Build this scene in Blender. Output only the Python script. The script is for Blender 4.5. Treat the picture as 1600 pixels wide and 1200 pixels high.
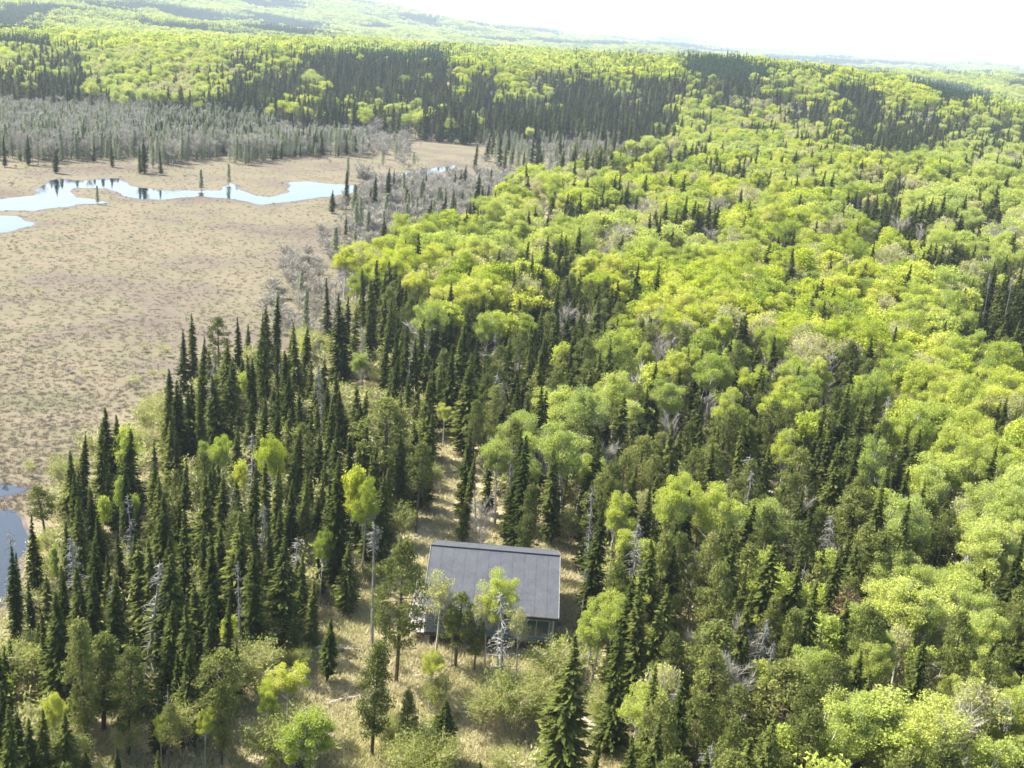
import bpy, math, random
import numpy as np
from math import radians, sin, cos, pi

for o in list(bpy.data.objects):
    bpy.data.objects.remove(o)
SC = bpy.context.scene
C = SC.collection
RNG = np.random.default_rng(7)
random.seed(7)

# ------------------------------------------------------------------ camera
CAMH = 42.0
FPX = 1750.0                      # focal length in units of the 1600 px wide frame
ROLL = radians(4.8)
PITCH = math.atan(548 / FPX)
fwd = np.array([0, cos(PITCH), -sin(PITCH)])
r0 = np.array([1.0, 0, 0]); u0 = np.array([0, sin(PITCH), cos(PITCH)])
RV = cos(ROLL) * r0 + sin(ROLL) * u0
UV = -sin(ROLL) * r0 + cos(ROLL) * u0
cam = bpy.data.cameras.new('camera')
cam.sensor_width = 36.0
cam.lens = 36.0 * FPX / 1600.0
cam.clip_start = 0.5
cam.clip_end = 40000
cob = bpy.data.objects.new('camera', cam)
C.objects.link(cob)
from mathutils import Matrix, Vector
m = Matrix(((RV[0], UV[0], -fwd[0], 0), (RV[1], UV[1], -fwd[1], 0), (RV[2], UV[2], -fwd[2], CAMH), (0, 0, 0, 1)))
cob.matrix_world = m
SC.camera = cob

# ------------------------------------------------------------------ world, sun, exposure
SUN_EL, SUN_AZ = radians(50), radians(-70)       # azimuth from +Y (away from the camera), clockwise; negative = to the west
w = bpy.data.worlds.new('World'); SC.world = w; w.use_nodes = True
nt = w.node_tree; nt.nodes.clear()
sky = nt.nodes.new('ShaderNodeTexSky'); sky.sky_type = 'NISHITA'; sky.sun_disc = False
sky.sun_elevation = SUN_EL; sky.sun_rotation = SUN_AZ
sky.altitude = 300; sky.air_density = 1.0; sky.dust_density = 3.2; sky.ozone_density = 1.0
bg = nt.nodes.new('ShaderNodeBackground'); bg.inputs[1].default_value = 0.12
wo = nt.nodes.new('ShaderNodeOutputWorld')
nt.links.new(sky.outputs[0], bg.inputs[0]); nt.links.new(bg.outputs[0], wo.inputs[0])
sl = bpy.data.lights.new('sun', 'SUN'); sl.energy = 5.0; sl.angle = radians(0.6); sl.color = (1.0, 0.95, 0.86)
so = bpy.data.objects.new('sun', sl); C.objects.link(so)
sd = Vector((sin(SUN_AZ) * cos(SUN_EL), cos(SUN_AZ) * cos(SUN_EL), sin(SUN_EL)))
so.rotation_euler = sd.to_track_quat('Z', 'Y').to_euler(); so.location = (0, 0, 60)
SC.view_settings.view_transform = 'Standard'; SC.view_settings.look = 'None'
SC.view_settings.gamma = 1; SC.view_settings.exposure = 1.5
SC.view_settings.use_curve_mapping = False
SC.render.engine = 'CYCLES'
cy = SC.cycles
cy.max_bounces = 6; cy.diffuse_bounces = 3; cy.glossy_bounces = 2; cy.transmission_bounces = 3
cy.volume_bounces = 0; cy.transparent_max_bounces = 4
cy.use_denoising = True
cy.pixel_filter_type = 'BLACKMAN_HARRIS'; cy.filter_width = 1.6
HAZE = 0.00017

# ------------------------------------------------------------------ projection helpers
def at(px, py, z=0.0):
    d = fwd + RV * (px - 800) / FPX - UV * (py - 600) / FPX
    return np.array([0, 0, CAMH]) + d * ((z - CAMH) / d[2])
def proj(P):
    P = np.asarray(P, float); q = P - np.array([0, 0, CAMH])
    dz = np.maximum(q @ fwd, 1e-3)
    return np.stack([800 + FPX * (q @ RV) / dz, 600 - FPX * (q @ UV) / dz, dz], -1)

# ------------------------------------------------------------------ value noise (numpy)
class Noise:
    def __init__(s, seed):
        s.t = np.random.default_rng(seed).random((64, 64)) * 2 - 1
    def __call__(s, x, y):
        xi = np.floor(x).astype(int); yi = np.floor(y).astype(int)
        fx = x - xi; fy = y - yi; fx = fx * fx * (3 - 2 * fx); fy = fy * fy * (3 - 2 * fy)
        a = s.t[xi % 64, yi % 64]; b = s.t[(xi + 1) % 64, yi % 64]; c = s.t[xi % 64, (yi + 1) % 64]; d = s.t[(xi + 1) % 64, (yi + 1) % 64]
        return (a * (1 - fx) + b * fx) * (1 - fy) + (c * (1 - fx) + d * fx) * fy
N1, N2, N3 = Noise(1), Noise(2), Noise(3)
def ss(x, a, b):
    t = np.clip((x - a) / (b - a), 0, 1); return t * t * (3 - 2 * t)

# ------------------------------------------------------------------ terrain
EDGE_PX = [(-260, 1250), (-60, 1010), (0, 962), (36, 900), (46, 840), (60, 800), (120, 740), (190, 690), (262, 640), (330, 600), (430, 560), (500, 545), (560, 470), (640, 420), (740, 360), (850, 290), (930, 250), (1010, 215), (1040, 190)]
EDGE = np.array([at(x, y, 0)[:2] for x, y in EDGE_PX])
def edge_dist(x, y):                     # signed distance to the marsh edge, positive on the forest side
    best = np.full(x.shape, 1e9); sg = np.ones(x.shape)
    for (ax, ay), (bx, by) in zip(EDGE[:-1], EDGE[1:]):
        vx, vy = bx - ax, by - ay; L2 = vx * vx + vy * vy
        t = np.clip(((x - ax) * vx + (y - ay) * vy) / L2, 0, 1)
        dx, dy = x - ax - t * vx, y - ay - t * vy
        d = np.hypot(dx, dy); cr = vx * (y - ay) - vy * (x - ax)
        k = d < best; best = np.where(k, d, best); sg = np.where(k, np.where(cr < 0, 1.0, -1.0), sg)
    return best * sg
def bump(x, y, cx, cy_, rx, ry, h, p=1.0):
    return h * np.exp(-(((x - cx) / rx) ** 2 + ((y - cy_) / ry) ** 2) ** p)
def height(x, y):
    x = np.asarray(x, float); y = np.asarray(y, float)
    d = edge_dist(x, y)
    f = ss(d, 0, 22)
    near = f * (1.0 + 0.5 * N1(x / 14, y / 14)) * ss(y, -400, 40)
    rise = ss(d, 15, 150) * ss(y, 100, 240) * (5.0 + 2.5 * N2(x / 60, y / 60))
    z = near + rise * (1 - 0.6 * ss(y, 300, 480))
    far = ss(y, 440, 640) + ss(y, 330, 560) * ss(-x, 90, 260)
    far = np.clip(far, 0, 1)
    z += far * (bump(x, y, -40, 720, 330, 200, 15) + bump(x, y, 90, 980, 260, 230, 17) + bump(x, y, 165, 690, 120, 110, 11))
    z += bump(x, y, -900, 1700, 500, 500, 24) + bump(x, y, 700, 1500, 420, 300, 14) + bump(x, y, 1150, 2300, 500, 350, 22)
    z += bump(x, y, -1100, 3500, 800, 800, 105) + bump(x, y, -180, 4300, 700, 600, 26) + bump(x, y, -2300, 3200, 900, 900, 110)
    z += ss(y, 3200, 7000) * (44 + 20 * N3(x / 900, y / 1100)) + bump(x, y, 1900, 4600, 450, 800, 25)
    a = ss(y, 520, 2200)
    z += a * (13 * N1(x / 260 + 5, y / 300) + 5 * N2(x / 90, y / 110)) + a * 5 + ss(y, 1000, 2600) * 12 * N3(x / 420 + 3, y / 350)
    return np.maximum(z, np.where(d > 2, 0.0, 0.0))

COVER = [  # what covers the land, letter + the column where it ends, one row per 40 px of the frame (read at canopy level)
 "f1600",
 "f80 A440 A760 Y900 A1060 f1600",
 "A60 M130 Y350 M480 S700 M760 A900 M1010 A1060 f1600",
 "S130 A320 M350 S480 M520 S700 M740 S780 A840 S940 M990 S1060 M1140 S1180 M1230 A1300 f1600",
 "T240 U420 M470 S540 M590 S620 M660 S1045 A1220 S1280 M1320 S1370 M1600",
 "T440 U560 G640 S750 g1000 S1060 A1310 S1480 M1600",
 "t540 t640 m860 g890 M960 M1060 A1380 M1430 A1600",
 "m560 g700 h790 A1190 S1235 A1290 B1340 S1420 A1600",
 "m510 g700 h750 A840 B860 S960 A1110 M1150 A1310 S1420 A1500 S1560 A1600",
 "m490 G600 g640 A1020 M1060 A1200 B1240 A1390 S1450 A1600",
 "m440 G560 Y640 A740 B860 M905 A1200 a1360 A1420 a1600",
 "m410 G520 w560 S650 a720 A790 P905 A960 M1000 A1080 Y1160 A1280 S1320 A1500 S1600",
 "m400 w560 S640 P700 M800 P1000 A1080 Y1190 A1250 M1290 A1400 S1430 A1500 S1600",
 "m290 S480 w600 S760 P1210 Y1300 A1370 M1400 A1500 S1600",
 "m270 S520 w600 S700 P1240 B1300 P1390 A1500 M1600",
 "m250 S690 w715 P1310 A1350 S1400 A1600",
 "m160 w240 S660 w745 P1400 A1500 M1600",
 "m140 S200 w250 S680 c735 P1385 S1440 A1600",
 "m100 S200 y300 S660 c720 P1430 A1600",
 "m40 w105 S600 P665 c715 P1440 M1600",
 "m20 S575 c620 P665 c720 P1500 A1600",
 "m20 S570 c890 S940 P1510 A1600",
 "m20 S490 c890 w950 P1380 A1560 M1600",
 "y60 S370 w500 c890 A975 P1380 A1560 P1600",
 "y80 S360 w500 c870 A960 P1380 A1560 P1600",
 "y120 P220 S300 y380 w500 c850 w920 M1060 P1370 M1600",
 "S100 y380 w560 c850 P1000 Y1080 P1300 M1600",
 "S90 y180 w260 y410 w640 P700 w850 c1000 P1290 M1490 a1600",
 "S90 y410 w840 c1000 P1290 M1600",
 "S90 y410 w840 c1000 P1290 M1600",
]
GRID = []
for row in COVER:
    r = []
    for seg in row.split():
        while len(r) * 20 < int(seg[1:]): r.append(seg[0])
    GRID.append(r[:80])
GRID = np.array(GRID)
def cover_px(px, py):
    c = np.clip((px / 20).astype(int), 0, 79); r = np.clip((py / 40).astype(int), 0, 29)
    return GRID[r, c]

def new_mesh(name, V, F, mats=(), tint=None, midx=None, smooth=False):
    me = bpy.data.meshes.new(name)
    V = np.asarray(V, np.float32); F = np.asarray(F, np.int32)
    n = F.shape[1]
    me.vertices.add(len(V)); me.vertices.foreach_set('co', V.ravel())
    me.loops.add(F.size); me.loops.foreach_set('vertex_index', F.ravel())
    me.polygons.add(len(F)); me.polygons.foreach_set('loop_start', np.arange(0, F.size, n, dtype=np.int32))
    me.polygons.foreach_set('loop_total', np.full(len(F), n, np.int32))
    me.polygons.foreach_set('use_smooth', np.full(len(F), smooth))
    if tint is not None:
        a = me.attributes.new('tint', 'FLOAT', 'POINT'); a.data.foreach_set('value', np.asarray(tint, np.float32))
    for mm in mats: me.materials.append(mm)
    if midx is not None: me.polygons.foreach_set('material_index', np.asarray(midx, np.int32))
    me.update(); me.validate()
    return me
def link(name, me, parent=None, **props):
    o = bpy.data.objects.new(name, me); C.objects.link(o)
    if parent: o.parent = parent
    for k, v in props.items(): o[k] = v
    return o

# ------------------------------------------------------------------ materials
def mat(name, rough=0.9, spec=0.2):
    M = bpy.data.materials.new(name); M.use_nodes = True
    b = M.node_tree.nodes['Principled BSDF']; b.inputs['Roughness'].default_value = rough
    b.inputs['Specular IOR Level'].default_value = spec
    return M, M.node_tree, b
def N(t, kind, **kw):
    n = t.nodes.new(kind)
    for k, v in kw.items():
        if k in n.inputs: n.inputs[k].default_value = v
        else: setattr(n, k, v)
    return n
def ramp(t, fac, stops):
    r = t.nodes.new('ShaderNodeValToRGB'); el = r.color_ramp.elements
    while len(el) < len(stops): el.new(0.5)
    for e, (p, c) in zip(el, stops): e.position = p; e.color = (*c, 1)
    t.links.new(fac, r.inputs[0]); return r.outputs[0]
def mix(t, f, a, b, mode='MIX'):
    n = t.nodes.new('ShaderNodeMix'); n.data_type = 'RGBA'; n.blend_type = mode
    for s, v in ((n.inputs[0], f), (n.inputs[6], a), (n.inputs[7], b)):
        if hasattr(v, 'links') or isinstance(v, bpy.types.NodeSocket): t.links.new(v, s)
        elif isinstance(v, (int, float)): s.default_value = v
        else: s.default_value = (*v, 1)
    return n.outputs[2]
def noise(t, scale, detail=4, vec=None, rough=0.6, coord='Object'):
    n = t.nodes.new('ShaderNodeTexNoise'); n.inputs['Scale'].default_value = scale
    n.inputs['Detail'].default_value = detail; n.inputs['Roughness'].default_value = rough
    if vec is None:
        tc = t.nodes.new('ShaderNodeTexCoord'); vec = tc.outputs[coord]
    t.links.new(vec, n.inputs['Vector']); return n.outputs['Fac']

def leaf_mat(name, stops, trans=0.4, patch=None, tint_amt=0.5):
    """leaves: colour by per-leaf tint and per-tree random, thin translucent."""
    M = bpy.data.materials.new(name); M.use_nodes = True; t = M.node_tree; t.nodes.clear()
    out = t.nodes.new('ShaderNodeOutputMaterial')
    oi = t.nodes.new('ShaderNodeObjectInfo')
    at_ = t.nodes.new('ShaderNodeAttribute'); at_.attribute_name = 'tint'
    ma = N(t, 'ShaderNodeMath', operation='MULTIPLY'); ma.inputs[1].default_value = tint_amt
    t.links.new(at_.outputs['Fac'], ma.inputs[0])
    mb = N(t, 'ShaderNodeMath', operation='MULTIPLY'); mb.inputs[1].default_value = 1 - tint_amt
    t.links.new(oi.outputs['Random'], mb.inputs[0])
    ad = N(t, 'ShaderNodeMath', operation='ADD'); t.links.new(ma.outputs[0], ad.inputs[0]); t.links.new(mb.outputs[0], ad.inputs[1])
    col = ramp(t, ad.outputs[0], stops)
    if patch:
        g = t.nodes.new('ShaderNodeNewGeometry')
        nf = noise(t, patch[0], 2, g.outputs['Position'])
        rf = ramp(t, nf, [(0.42, (0, 0, 0)), (0.62, (1, 1, 1))])
        sm = N(t, 'ShaderNodeMath', operation='MULTIPLY'); sm.inputs[1].default_value = patch[2]
        t.links.new(rf, sm.inputs[0])
        col = mix(t, sm.outputs[0], col, patch[1])
    d = t.nodes.new('ShaderNodeBsdfDiffuse'); tr = t.nodes.new('ShaderNodeBsdfTranslucent')
    mx = t.nodes.new('ShaderNodeMixShader'); mx.inputs[0].default_value = trans
    t.links.new(col, d.inputs[0]); t.links.new(col, tr.inputs[0])
    t.links.new(d.outputs[0], mx.inputs[1]); t.links.new(tr.outputs[0], mx.inputs[2])
    t.links.new(mx.outputs[0], out.inputs[0])
    return M
def bark_mat(name, a, b, scale=3.0):
    M, t, bs = mat(name, 0.95, 0.1)
    tc = t.nodes.new('ShaderNodeTexCoord'); mp = t.nodes.new('ShaderNodeMapping'); mp.inputs['Scale'].default_value = (3, 3, 0.6)
    t.links.new(tc.outputs['Object'], mp.inputs[0])
    c = ramp(t, noise(t, scale, 4, mp.outputs[0]), [(0.35, a), (0.65, b)])
    t.links.new(c, bs.inputs['Base Color']); return M

M_SPR = leaf_mat('spruce_needles', [(0.0, (0.028, 0.040, 0.010)), (0.5, (0.070, 0.090, 0.022)), (1.0, (0.21, 0.23, 0.055))], 0.28)
M_FAR = leaf_mat('far_spruce_needles', [(0.0, (0.022, 0.050, 0.022)), (0.6, (0.04, 0.078, 0.032)), (1.0, (0.075, 0.12, 0.045))], 0.2)
M_PIN = leaf_mat('pine_needles', [(0.0, (0.075, 0.095, 0.026)), (0.5, (0.16, 0.185, 0.05)), (0.85, (0.27, 0.285, 0.08)), (1.0, (0.32, 0.28, 0.11))], 0.38)
M_ASP = leaf_mat('aspen_leaves', [(0.0, (0.17, 0.24, 0.04)), (0.3, (0.33, 0.40, 0.04)), (0.65, (0.48, 0.53, 0.055)), (0.85, (0.56, 0.57, 0.09)), (1.0, (0.52, 0.50, 0.24))], 0.45, (0.014, (0.44, 0.50, 0.17), 0.6), .3)
M_YEL = leaf_mat('budding_leaves', [(0.0, (0.36, 0.38, 0.10)), (0.6, (0.50, 0.50, 0.16)), (1.0, (0.55, 0.44, 0.22))], 0.45)
M_WIL = leaf_mat('willow_leaves', [(0.0, (0.20, 0.25, 0.05)), (0.5, (0.32, 0.36, 0.09)), (1.0, (0.44, 0.42, 0.17))], 0.45)
M_TAM = leaf_mat('tamarack_needles', [(0.0, (0.20, 0.23, 0.13)), (0.5, (0.32, 0.35, 0.21)), (1.0, (0.42, 0.43, 0.29))], 0.35)
M_BAR = leaf_mat('bare_twigs', [(0.0, (0.27, 0.25, 0.21)), (0.5, (0.39, 0.365, 0.31)), (1.0, (0.48, 0.46, 0.37))], 0.1)
M_LIC = leaf_mat('lichen_twigs', [(0.0, (0.13, 0.14, 0.11)), (0.5, (0.22, 0.23, 0.19)), (1.0, (0.38, 0.38, 0.33))], 0.1)
M_GRY = bark_mat('grey_bark', (0.13, 0.115, 0.10), (0.25, 0.225, 0.20))
M_RED = leaf_mat('dying_needles', [(0.0, (0.17, 0.12, 0.06)), (0.5, (0.28, 0.20, 0.10)), (1.0, (0.36, 0.30, 0.14))], 0.2)
M_SED = leaf_mat('dry_sedge', [(0.0, (0.170, 0.150, 0.115)), (0.35, (0.20, 0.177, 0.135)), (0.7, (0.20, 0.195, 0.13)), (1.0, (0.24, 0.222, 0.17))], 0.5, (0.03, (0.17, 0.145, 0.115), 0.6))
M_STR = leaf_mat('straw', [(0.0, (0.42, 0.37, 0.21)), (0.5, (0.58, 0.53, 0.32)), (1.0, (0.72, 0.68, 0.48))], 0.45, (0.12, (0.46, 0.46, 0.18), .5))
M_BRK = bark_mat('conifer_bark', (0.06, 0.045, 0.035), (0.14, 0.11, 0.09))
M_ABK = bark_mat('aspen_bark', (0.30, 0.29, 0.25), (0.52, 0.50, 0.44))
M_SNG = bark_mat('weathered_wood', (0.17, 0.155, 0.14), (0.36, 0.34, 0.31))

# ------------------------------------------------------------------ geometry helpers for trees
class Soup:
    """collects triangles; kind 0 = leaves, 1 = wood"""
    def __init__(s, seed): s.V = []; s.T = []; s.M = []; s.r = np.random.default_rng(seed)
    def tri(s, P, tint, m=0):          # P (n,3,3)
        s.V.append(P.reshape(-1, 3)); s.T.append(np.repeat(tint, 3)); s.M.append(np.full(len(P), m))
    def leaves(s, c, size, tint, asp=1.0, m=0, up=0.0):
        n = len(c); r = s.r
        d = r.normal(size=(n, 3)); d[:, 2] += up; d /= np.linalg.norm(d, axis=1)[:, None]
        e = np.cross(d, r.normal(size=(n, 3))); e /= np.linalg.norm(e, axis=1)[:, None]
        L = np.asarray(size) * r.uniform(0.7, 1.3, n); L = L[:, None]
        P = np.stack([c - d * L * 0.5 + e * L * 0.5 * asp, c - d * L * 0.5 - e * L * 0.5 * asp, c + d * L * 0.6], 1)
        s.tri(P, tint, m)
    def sliver(s, a, b, wd, tint, m=1):
        d = b - a; e = np.cross(d, s.r.normal(size=d.shape)); e /= np.linalg.norm(e, axis=1)[:, None] + 1e-9
        s.tri(np.stack([a + e * wd, a - e * wd, b], 1), tint, m)
    def tube(s, pts, rad, n=5, m=1, tint=0.5):
        pts = np.asarray(pts, float); rad = np.asarray(rad, float); k = len(pts)
        ang = np.arange(n) * 2 * pi / n
        dirs = np.gradient(pts, axis=0); rings = []
        for i in range(k):
            d = dirs[i] / (np.linalg.norm(dirs[i]) + 1e-9)
            a = np.cross(d, [0.31, 0.91, 0.27]); a /= np.linalg.norm(a); b = np.cross(d, a)
            rings.append(pts[i] + rad[i] * (np.cos(ang)[:, None] * a + np.sin(ang)[:, None] * b))
        T = []
        for i in range(k - 1):
            for j in range(n):
                q = (j + 1) % n
                T.append((rings[i][j], rings[i][q], rings[i + 1][q])); T.append((rings[i][j], rings[i + 1][q], rings[i + 1][j]))
        s.tri(np.array(T), np.full(len(T), tint), m)
    def arrays(s):
        return np.concatenate(s.V), np.concatenate(s.T), np.concatenate(s.M)

def spruce(seed, H=10, R=1.25, base=0.07, dens=1.0, size=1.0, fluffy=1.0, gaps=0.0):
    s = Soup(seed); r = s.r
    nb = int(H / 0.24 * 7 * dens)
    u = (np.arange(nb) + r.random(nb)) / nb
    z = base * H + (0.985 - base) * H * u
    rel = (H - z) / H
    side = 1 + 0.22 * np.sin(r.random() * 6 + z * 0.9) + 0.12 * r.normal(size=nb)
    L = R * 1.12 * rel ** 0.95 * r.uniform(0.62, 1.12, nb) * side * np.minimum(1, 0.45 + (z / H - base) / 0.16) + 0.03
    az = r.random(nb) * 2 * pi
    if gaps:
        k = r.random(nb) > gaps * (N1(z * 1.7 + seed, az * 1.2) > 0.1); z, L, az, rel = z[k], L[k], az[k], rel[k]; nb = len(z)
    bt = r.random(nb)
    K = 6
    for j in range(K):
        t = (j + r.random(nb)) / K; t = 0.12 + 0.88 * t
        p = np.stack([np.cos(az) * L * t, np.sin(az) * L * t, z - L * t * (0.42 - 0.1 * rel) + 0.16 * L * t * t], 1)
        a2 = az + r.uniform(-0.95, 0.95, nb) * (1.15 - 0.75 * t)
        ln = size * (0.20 + 0.20 * L * (1.15 - t)) * r.uniform(0.8, 1.35, nb) * (0.4 + 0.6 * np.minimum(1, rel * 4.5))
        d = np.stack([np.cos(a2), np.sin(a2), r.uniform(-0.55, 0.12, nb)], 1)
        e = np.stack([-np.sin(a2), np.cos(a2), r.uniform(-0.7, 0.7, nb)], 1)
        wd = ln * 0.42 * fluffy
        P = np.stack([p + e * wd[:, None] - d * ln[:, None] * 0.3, p - e * wd[:, None] - d * ln[:, None] * 0.3, p + d * ln[:, None]], 1)
        s.tri(P, np.clip(bt * 0.6 + 0.4 * r.random(nb) + 0.12 * (t - 0.5), 0, 1))
    s.tube([(0, 0, -0.3), (0.02, 0, H * .3), (0, 0.03, H * .7), (0, 0, H * 0.99)], [0.022 * H * .6, 0.012 * H, 0.006 * H, 0.01], 5)
    return s
def limb_path(a, b, r, bend=0.2, n=4):
    t = np.linspace(0, 1, n)[:, None]; mid = r.normal(size=3) * bend * np.linalg.norm(b - a) * 0.3
    mid[2] = -abs(mid[2]) * 0.6
    return a + (b - a) * t + mid * (4 * t * (1 - t))
def aspen(seed, H=10, R=2.2, nl=5200, size=0.19, low=0.42, ncl=44, twigs=260, lobes=0.3, fill=1.0, puff=1.0):
    s = Soup(seed); r = s.r
    lean = r.normal(size=2) * 0.25
    zc, rz = (low + 1) / 2 * H + 0.03 * H, (1 - low) / 2 * H
    zc = zc - 0.02 * H
    ph = r.random(3) * 6
    cl = []
    while len(cl) < ncl:
        d = r.normal(size=3); d /= np.linalg.norm(d)
        if d[2] < -0.55: continue
        az = math.atan2(d[1], d[0])
        q = 1 + lobes * (sin(2 * az + ph[0]) * 0.5 + sin(3 * az + ph[1]) * 0.35 + sin(5 * az + ph[2] + 3 * d[2]) * 0.3)
        f = r.uniform(0.5, 0.9) if r.random() < 0.75 else r.uniform(0.1, 0.5)
        w_ = 1.0 if d[2] > 0 else 1.0 - 0.35 * abs(d[2])
        cl.append((d[0] * R * q * f * w_ + lean[0], d[1] * R * q * f * w_ + lean[1], zc + d[2] * rz * f))
    cl = np.array(cl)
    tp = np.array([[0, 0, -0.3], [lean[0] * .2, lean[1] * .2, H * .25], [lean[0] * .6, lean[1] * .6, H * .5], [lean[0], lean[1], H * .9]])
    s.tube(tp, [0.017 * H, 0.013 * H, 0.010 * H, 0.02], 6)
    for c in cl[::2]:
        z0 = max(low * H * 0.75, min(c[2] - 0.8 - r.random() * 1.2, H * .8)); f = z0 / (H * .9)
        a = np.array([lean[0] * f, lean[1] * f, z0])
        s.tube(limb_path(a, c, r, 0.25), np.linspace(0.05, 0.012, 4) * H / 10, 3)
    # fine twigs that show below the new leaves
    k = r.integers(0, ncl, twigs); a = cl[k] + r.normal(size=(twigs, 3)) * 0.28 + np.array([0, 0, -0.55])
    s.sliver(a, a + np.stack([r.normal(size=twigs) * .22, r.normal(size=twigs) * .22, r.uniform(.4, 1.0, twigs)], 1), 0.018, np.full(twigs, .5))
    k = r.integers(0, ncl, int(nl * fill)); n = len(k)
    g = r.normal(size=(n, 3)); g /= np.linalg.norm(g, axis=1)[:, None]; g *= (r.random(n)[:, None] ** 0.5)
    cr = puff * r.uniform(0.42, 0.78, ncl)[k] * H / 10 * (R / 2.2) ** 0.6
    pos = cl[k] + g * cr[:, None] * np.array([1.1, 1.1, 0.8])
    ct = r.random(ncl)[k]
    s.leaves(pos, size, np.clip(0.45 * ct + 0.55 * r.random(n), 0, 1), 0.9)
    return s
def pine(seed, H=10, R=1.5, low=0.36, ncl=66, per=84, size=0.21, top=0.9, m=0):
    s = Soup(seed); r = s.r
    lean = r.normal(size=2) * 0.18
    cl = []
    for i in range(ncl):
        u = (i + r.random()) / ncl; z = low * H + (0.97 - low) * H * u
        prof = (sin(pi * min(1, 0.22 + 0.78 * u) ** 1.15) ** 0.7 if u < 1 else 0.1) * (1.0 if u < .7 else 1 - (u - .7) * 1.4 * (1 - top * .4))
        a = i * 2.4 + r.normal() * 0.5; rr = R * max(prof, 0.12) * r.uniform(0.45, 1.1)
        cl.append((cos(a) * rr + lean[0] * u, sin(a) * rr + lean[1] * u, z))
    cl = np.array(cl)
    s.tube([(0, 0, -0.3), (lean[0] * .1, lean[1] * .1, H * .35), (lean[0] * .6, lean[1] * .6, H * .7), (lean[0], lean[1], H * .96)], [0.0165 * H, 0.013 * H, 0.008 * H, 0.015], 6)
    for c in cl:
        a = np.array([lean[0] * .5, lean[1] * .5, min(c[2] - 0.15, H * .93)])
        s.tube(limb_path(a, c, r, 0.15, 3), [0.035, 0.022, 0.01], 3)
    for i in range(9):        # dead stubs below the crown
        z = H * low * r.uniform(0.45, 1); a = r.random() * 6.3; l = r.uniform(.4, 1.0)
        s.sliver(np.array([[0, 0, z]]), np.array([[cos(a) * l, sin(a) * l, z - .1]]), 0.02, np.array([.5]))
    k = np.repeat(np.arange(ncl), per); n = len(k)
    g = r.normal(size=(n, 3)); g /= np.linalg.norm(g, axis=1)[:, None]; g *= (r.random(n)[:, None] ** 0.4)
    pos = cl[k] + g * r.uniform(0.34, 0.62, ncl)[k][:, None] * np.array([1.15, 1.15, 0.7])
    s.leaves(pos, size, np.clip(0.5 * r.random(ncl)[k] + 0.5 * r.random(n), 0, 1), 0.5, up=0.5)
    return s
def snag(seed, H=10, R=1.1, nb=90, lichen=5, top_only=False):
    s = Soup(seed); r = s.r
    s.tube([(0, 0, -0.3), (0.05, 0, H * .3), (-0.03, 0.05, H * .7), (0.05, 0, H)], [0.016 * H, 0.012 * H, 0.007 * H, 0.02], 6)
    for i in range(nb):
        u = r.uniform(0.78, 0.99) if top_only else r.uniform(0.2, 0.98)
        z = u * H; a = r.random() * 6.3; L = R * (1.08 - u) ** 0.55 * r.uniform(0.4, 1.2) if not top_only else R * r.uniform(.3, .9)
        p0 = np.array([0, 0, z]); p1 = np.array([cos(a) * L * .6, sin(a) * L * .6, z - 0.10 * L]); p2 = np.array([cos(a) * L, sin(a) * L, z - 0.45 * L + .25 * L * r.random()])
        s.tube([p0, p1, p2], [0.026, 0.018, 0.006], 3)
        if lichen:
            n = int(lichen * L * 3) + 2; t = r.random(n)[:, None]
            p = p0 + (p2 - p0) * t + r.normal(size=(n, 3)) * 0.10 - np.array([0, 0, .1])
            s.leaves(p, 0.17, r.random(n), 0.35)
    return s
def bare(seed, H=6, R=1.8, nl=18, tw=26, stems=1, buds=0, wd=0.022):
    s = Soup(seed); r = s.r
    tips = []
    for st in range(stems):
        b0 = np.array([r.normal() * .25, r.normal() * .25, -0.1]) if stems > 1 else np.array([0, 0, -.2])
        a = r.random() * 6.3; sp = R * (0.35 if stems > 1 else 0.05)
        top = np.array([cos(a) * sp, sin(a) * sp, H * .85])
        s.tube(limb_path(b0, top, r, .15, 4), np.array([0.014, 0.011, 0.008, 0.002]) * H * (0.6 if stems > 1 else 1), 4)
        for i in range(nl):
            u = r.uniform(0.35, 0.95); p = b0 + (top - b0) * u; a = r.random() * 6.3
            L = R * r.uniform(.5, 1.0) * (1.15 - 0.6 * abs(u - .55))
            q = p + np.array([cos(a) * L * .75, sin(a) * L * .75, L * .65])
            s.tube(limb_path(p, q, r, .15, 3), [0.03, 0.018, 0.006], 3)
            n = tw; t = r.uniform(.25, 1, n)[:, None]; o = p + (q - p) * t
            d = np.stack([r.normal(size=n) * .5 + cos(a) * .4, r.normal(size=n) * .5 + sin(a) * .4, r.uniform(.2, 1.1, n)], 1)
            e = o + d * (R * .32)
            s.sliver(o, e, wd, r.random(n), 0); tips.append(e)
    if buds:
        e = np.concatenate(tips); k = s.r.integers(0, len(e), buds); s.leaves(e[k] + s.r.normal(size=(buds, 3)) * .12, 0.13 if buds < 1000 else .085, s.r.random(buds), .9, m=2)
    return s
def tamarack(seed, H=7, R=1.0, nb=150):
    s = Soup(seed); r = s.r
    s.tube([(0, 0, -0.2), (0, 0, H * .5), (0, 0, H)], [0.013 * H, 0.008 * H, 0.01], 4)
    z = H * r.uniform(.12, .98, nb); rel = 1 - z / H; a = r.random(nb) * 6.3; L = R * (rel ** .7) * r.uniform(.5, 1.1, nb) + .1
    o = np.stack([np.zeros(nb), np.zeros(nb), z], 1); e = np.stack([np.cos(a) * L, np.sin(a) * L, z + .1 * L], 1)
    s.sliver(o, e, 0.03, np.full(nb, .5), 0)
    for j in range(6):
        t = r.uniform(.25, 1, nb)[:, None]
        s.leaves(o + (e - o) * t + r.normal(size=(nb, 3)) * .09, 0.34, r.random(nb), .5)
    return s
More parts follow.
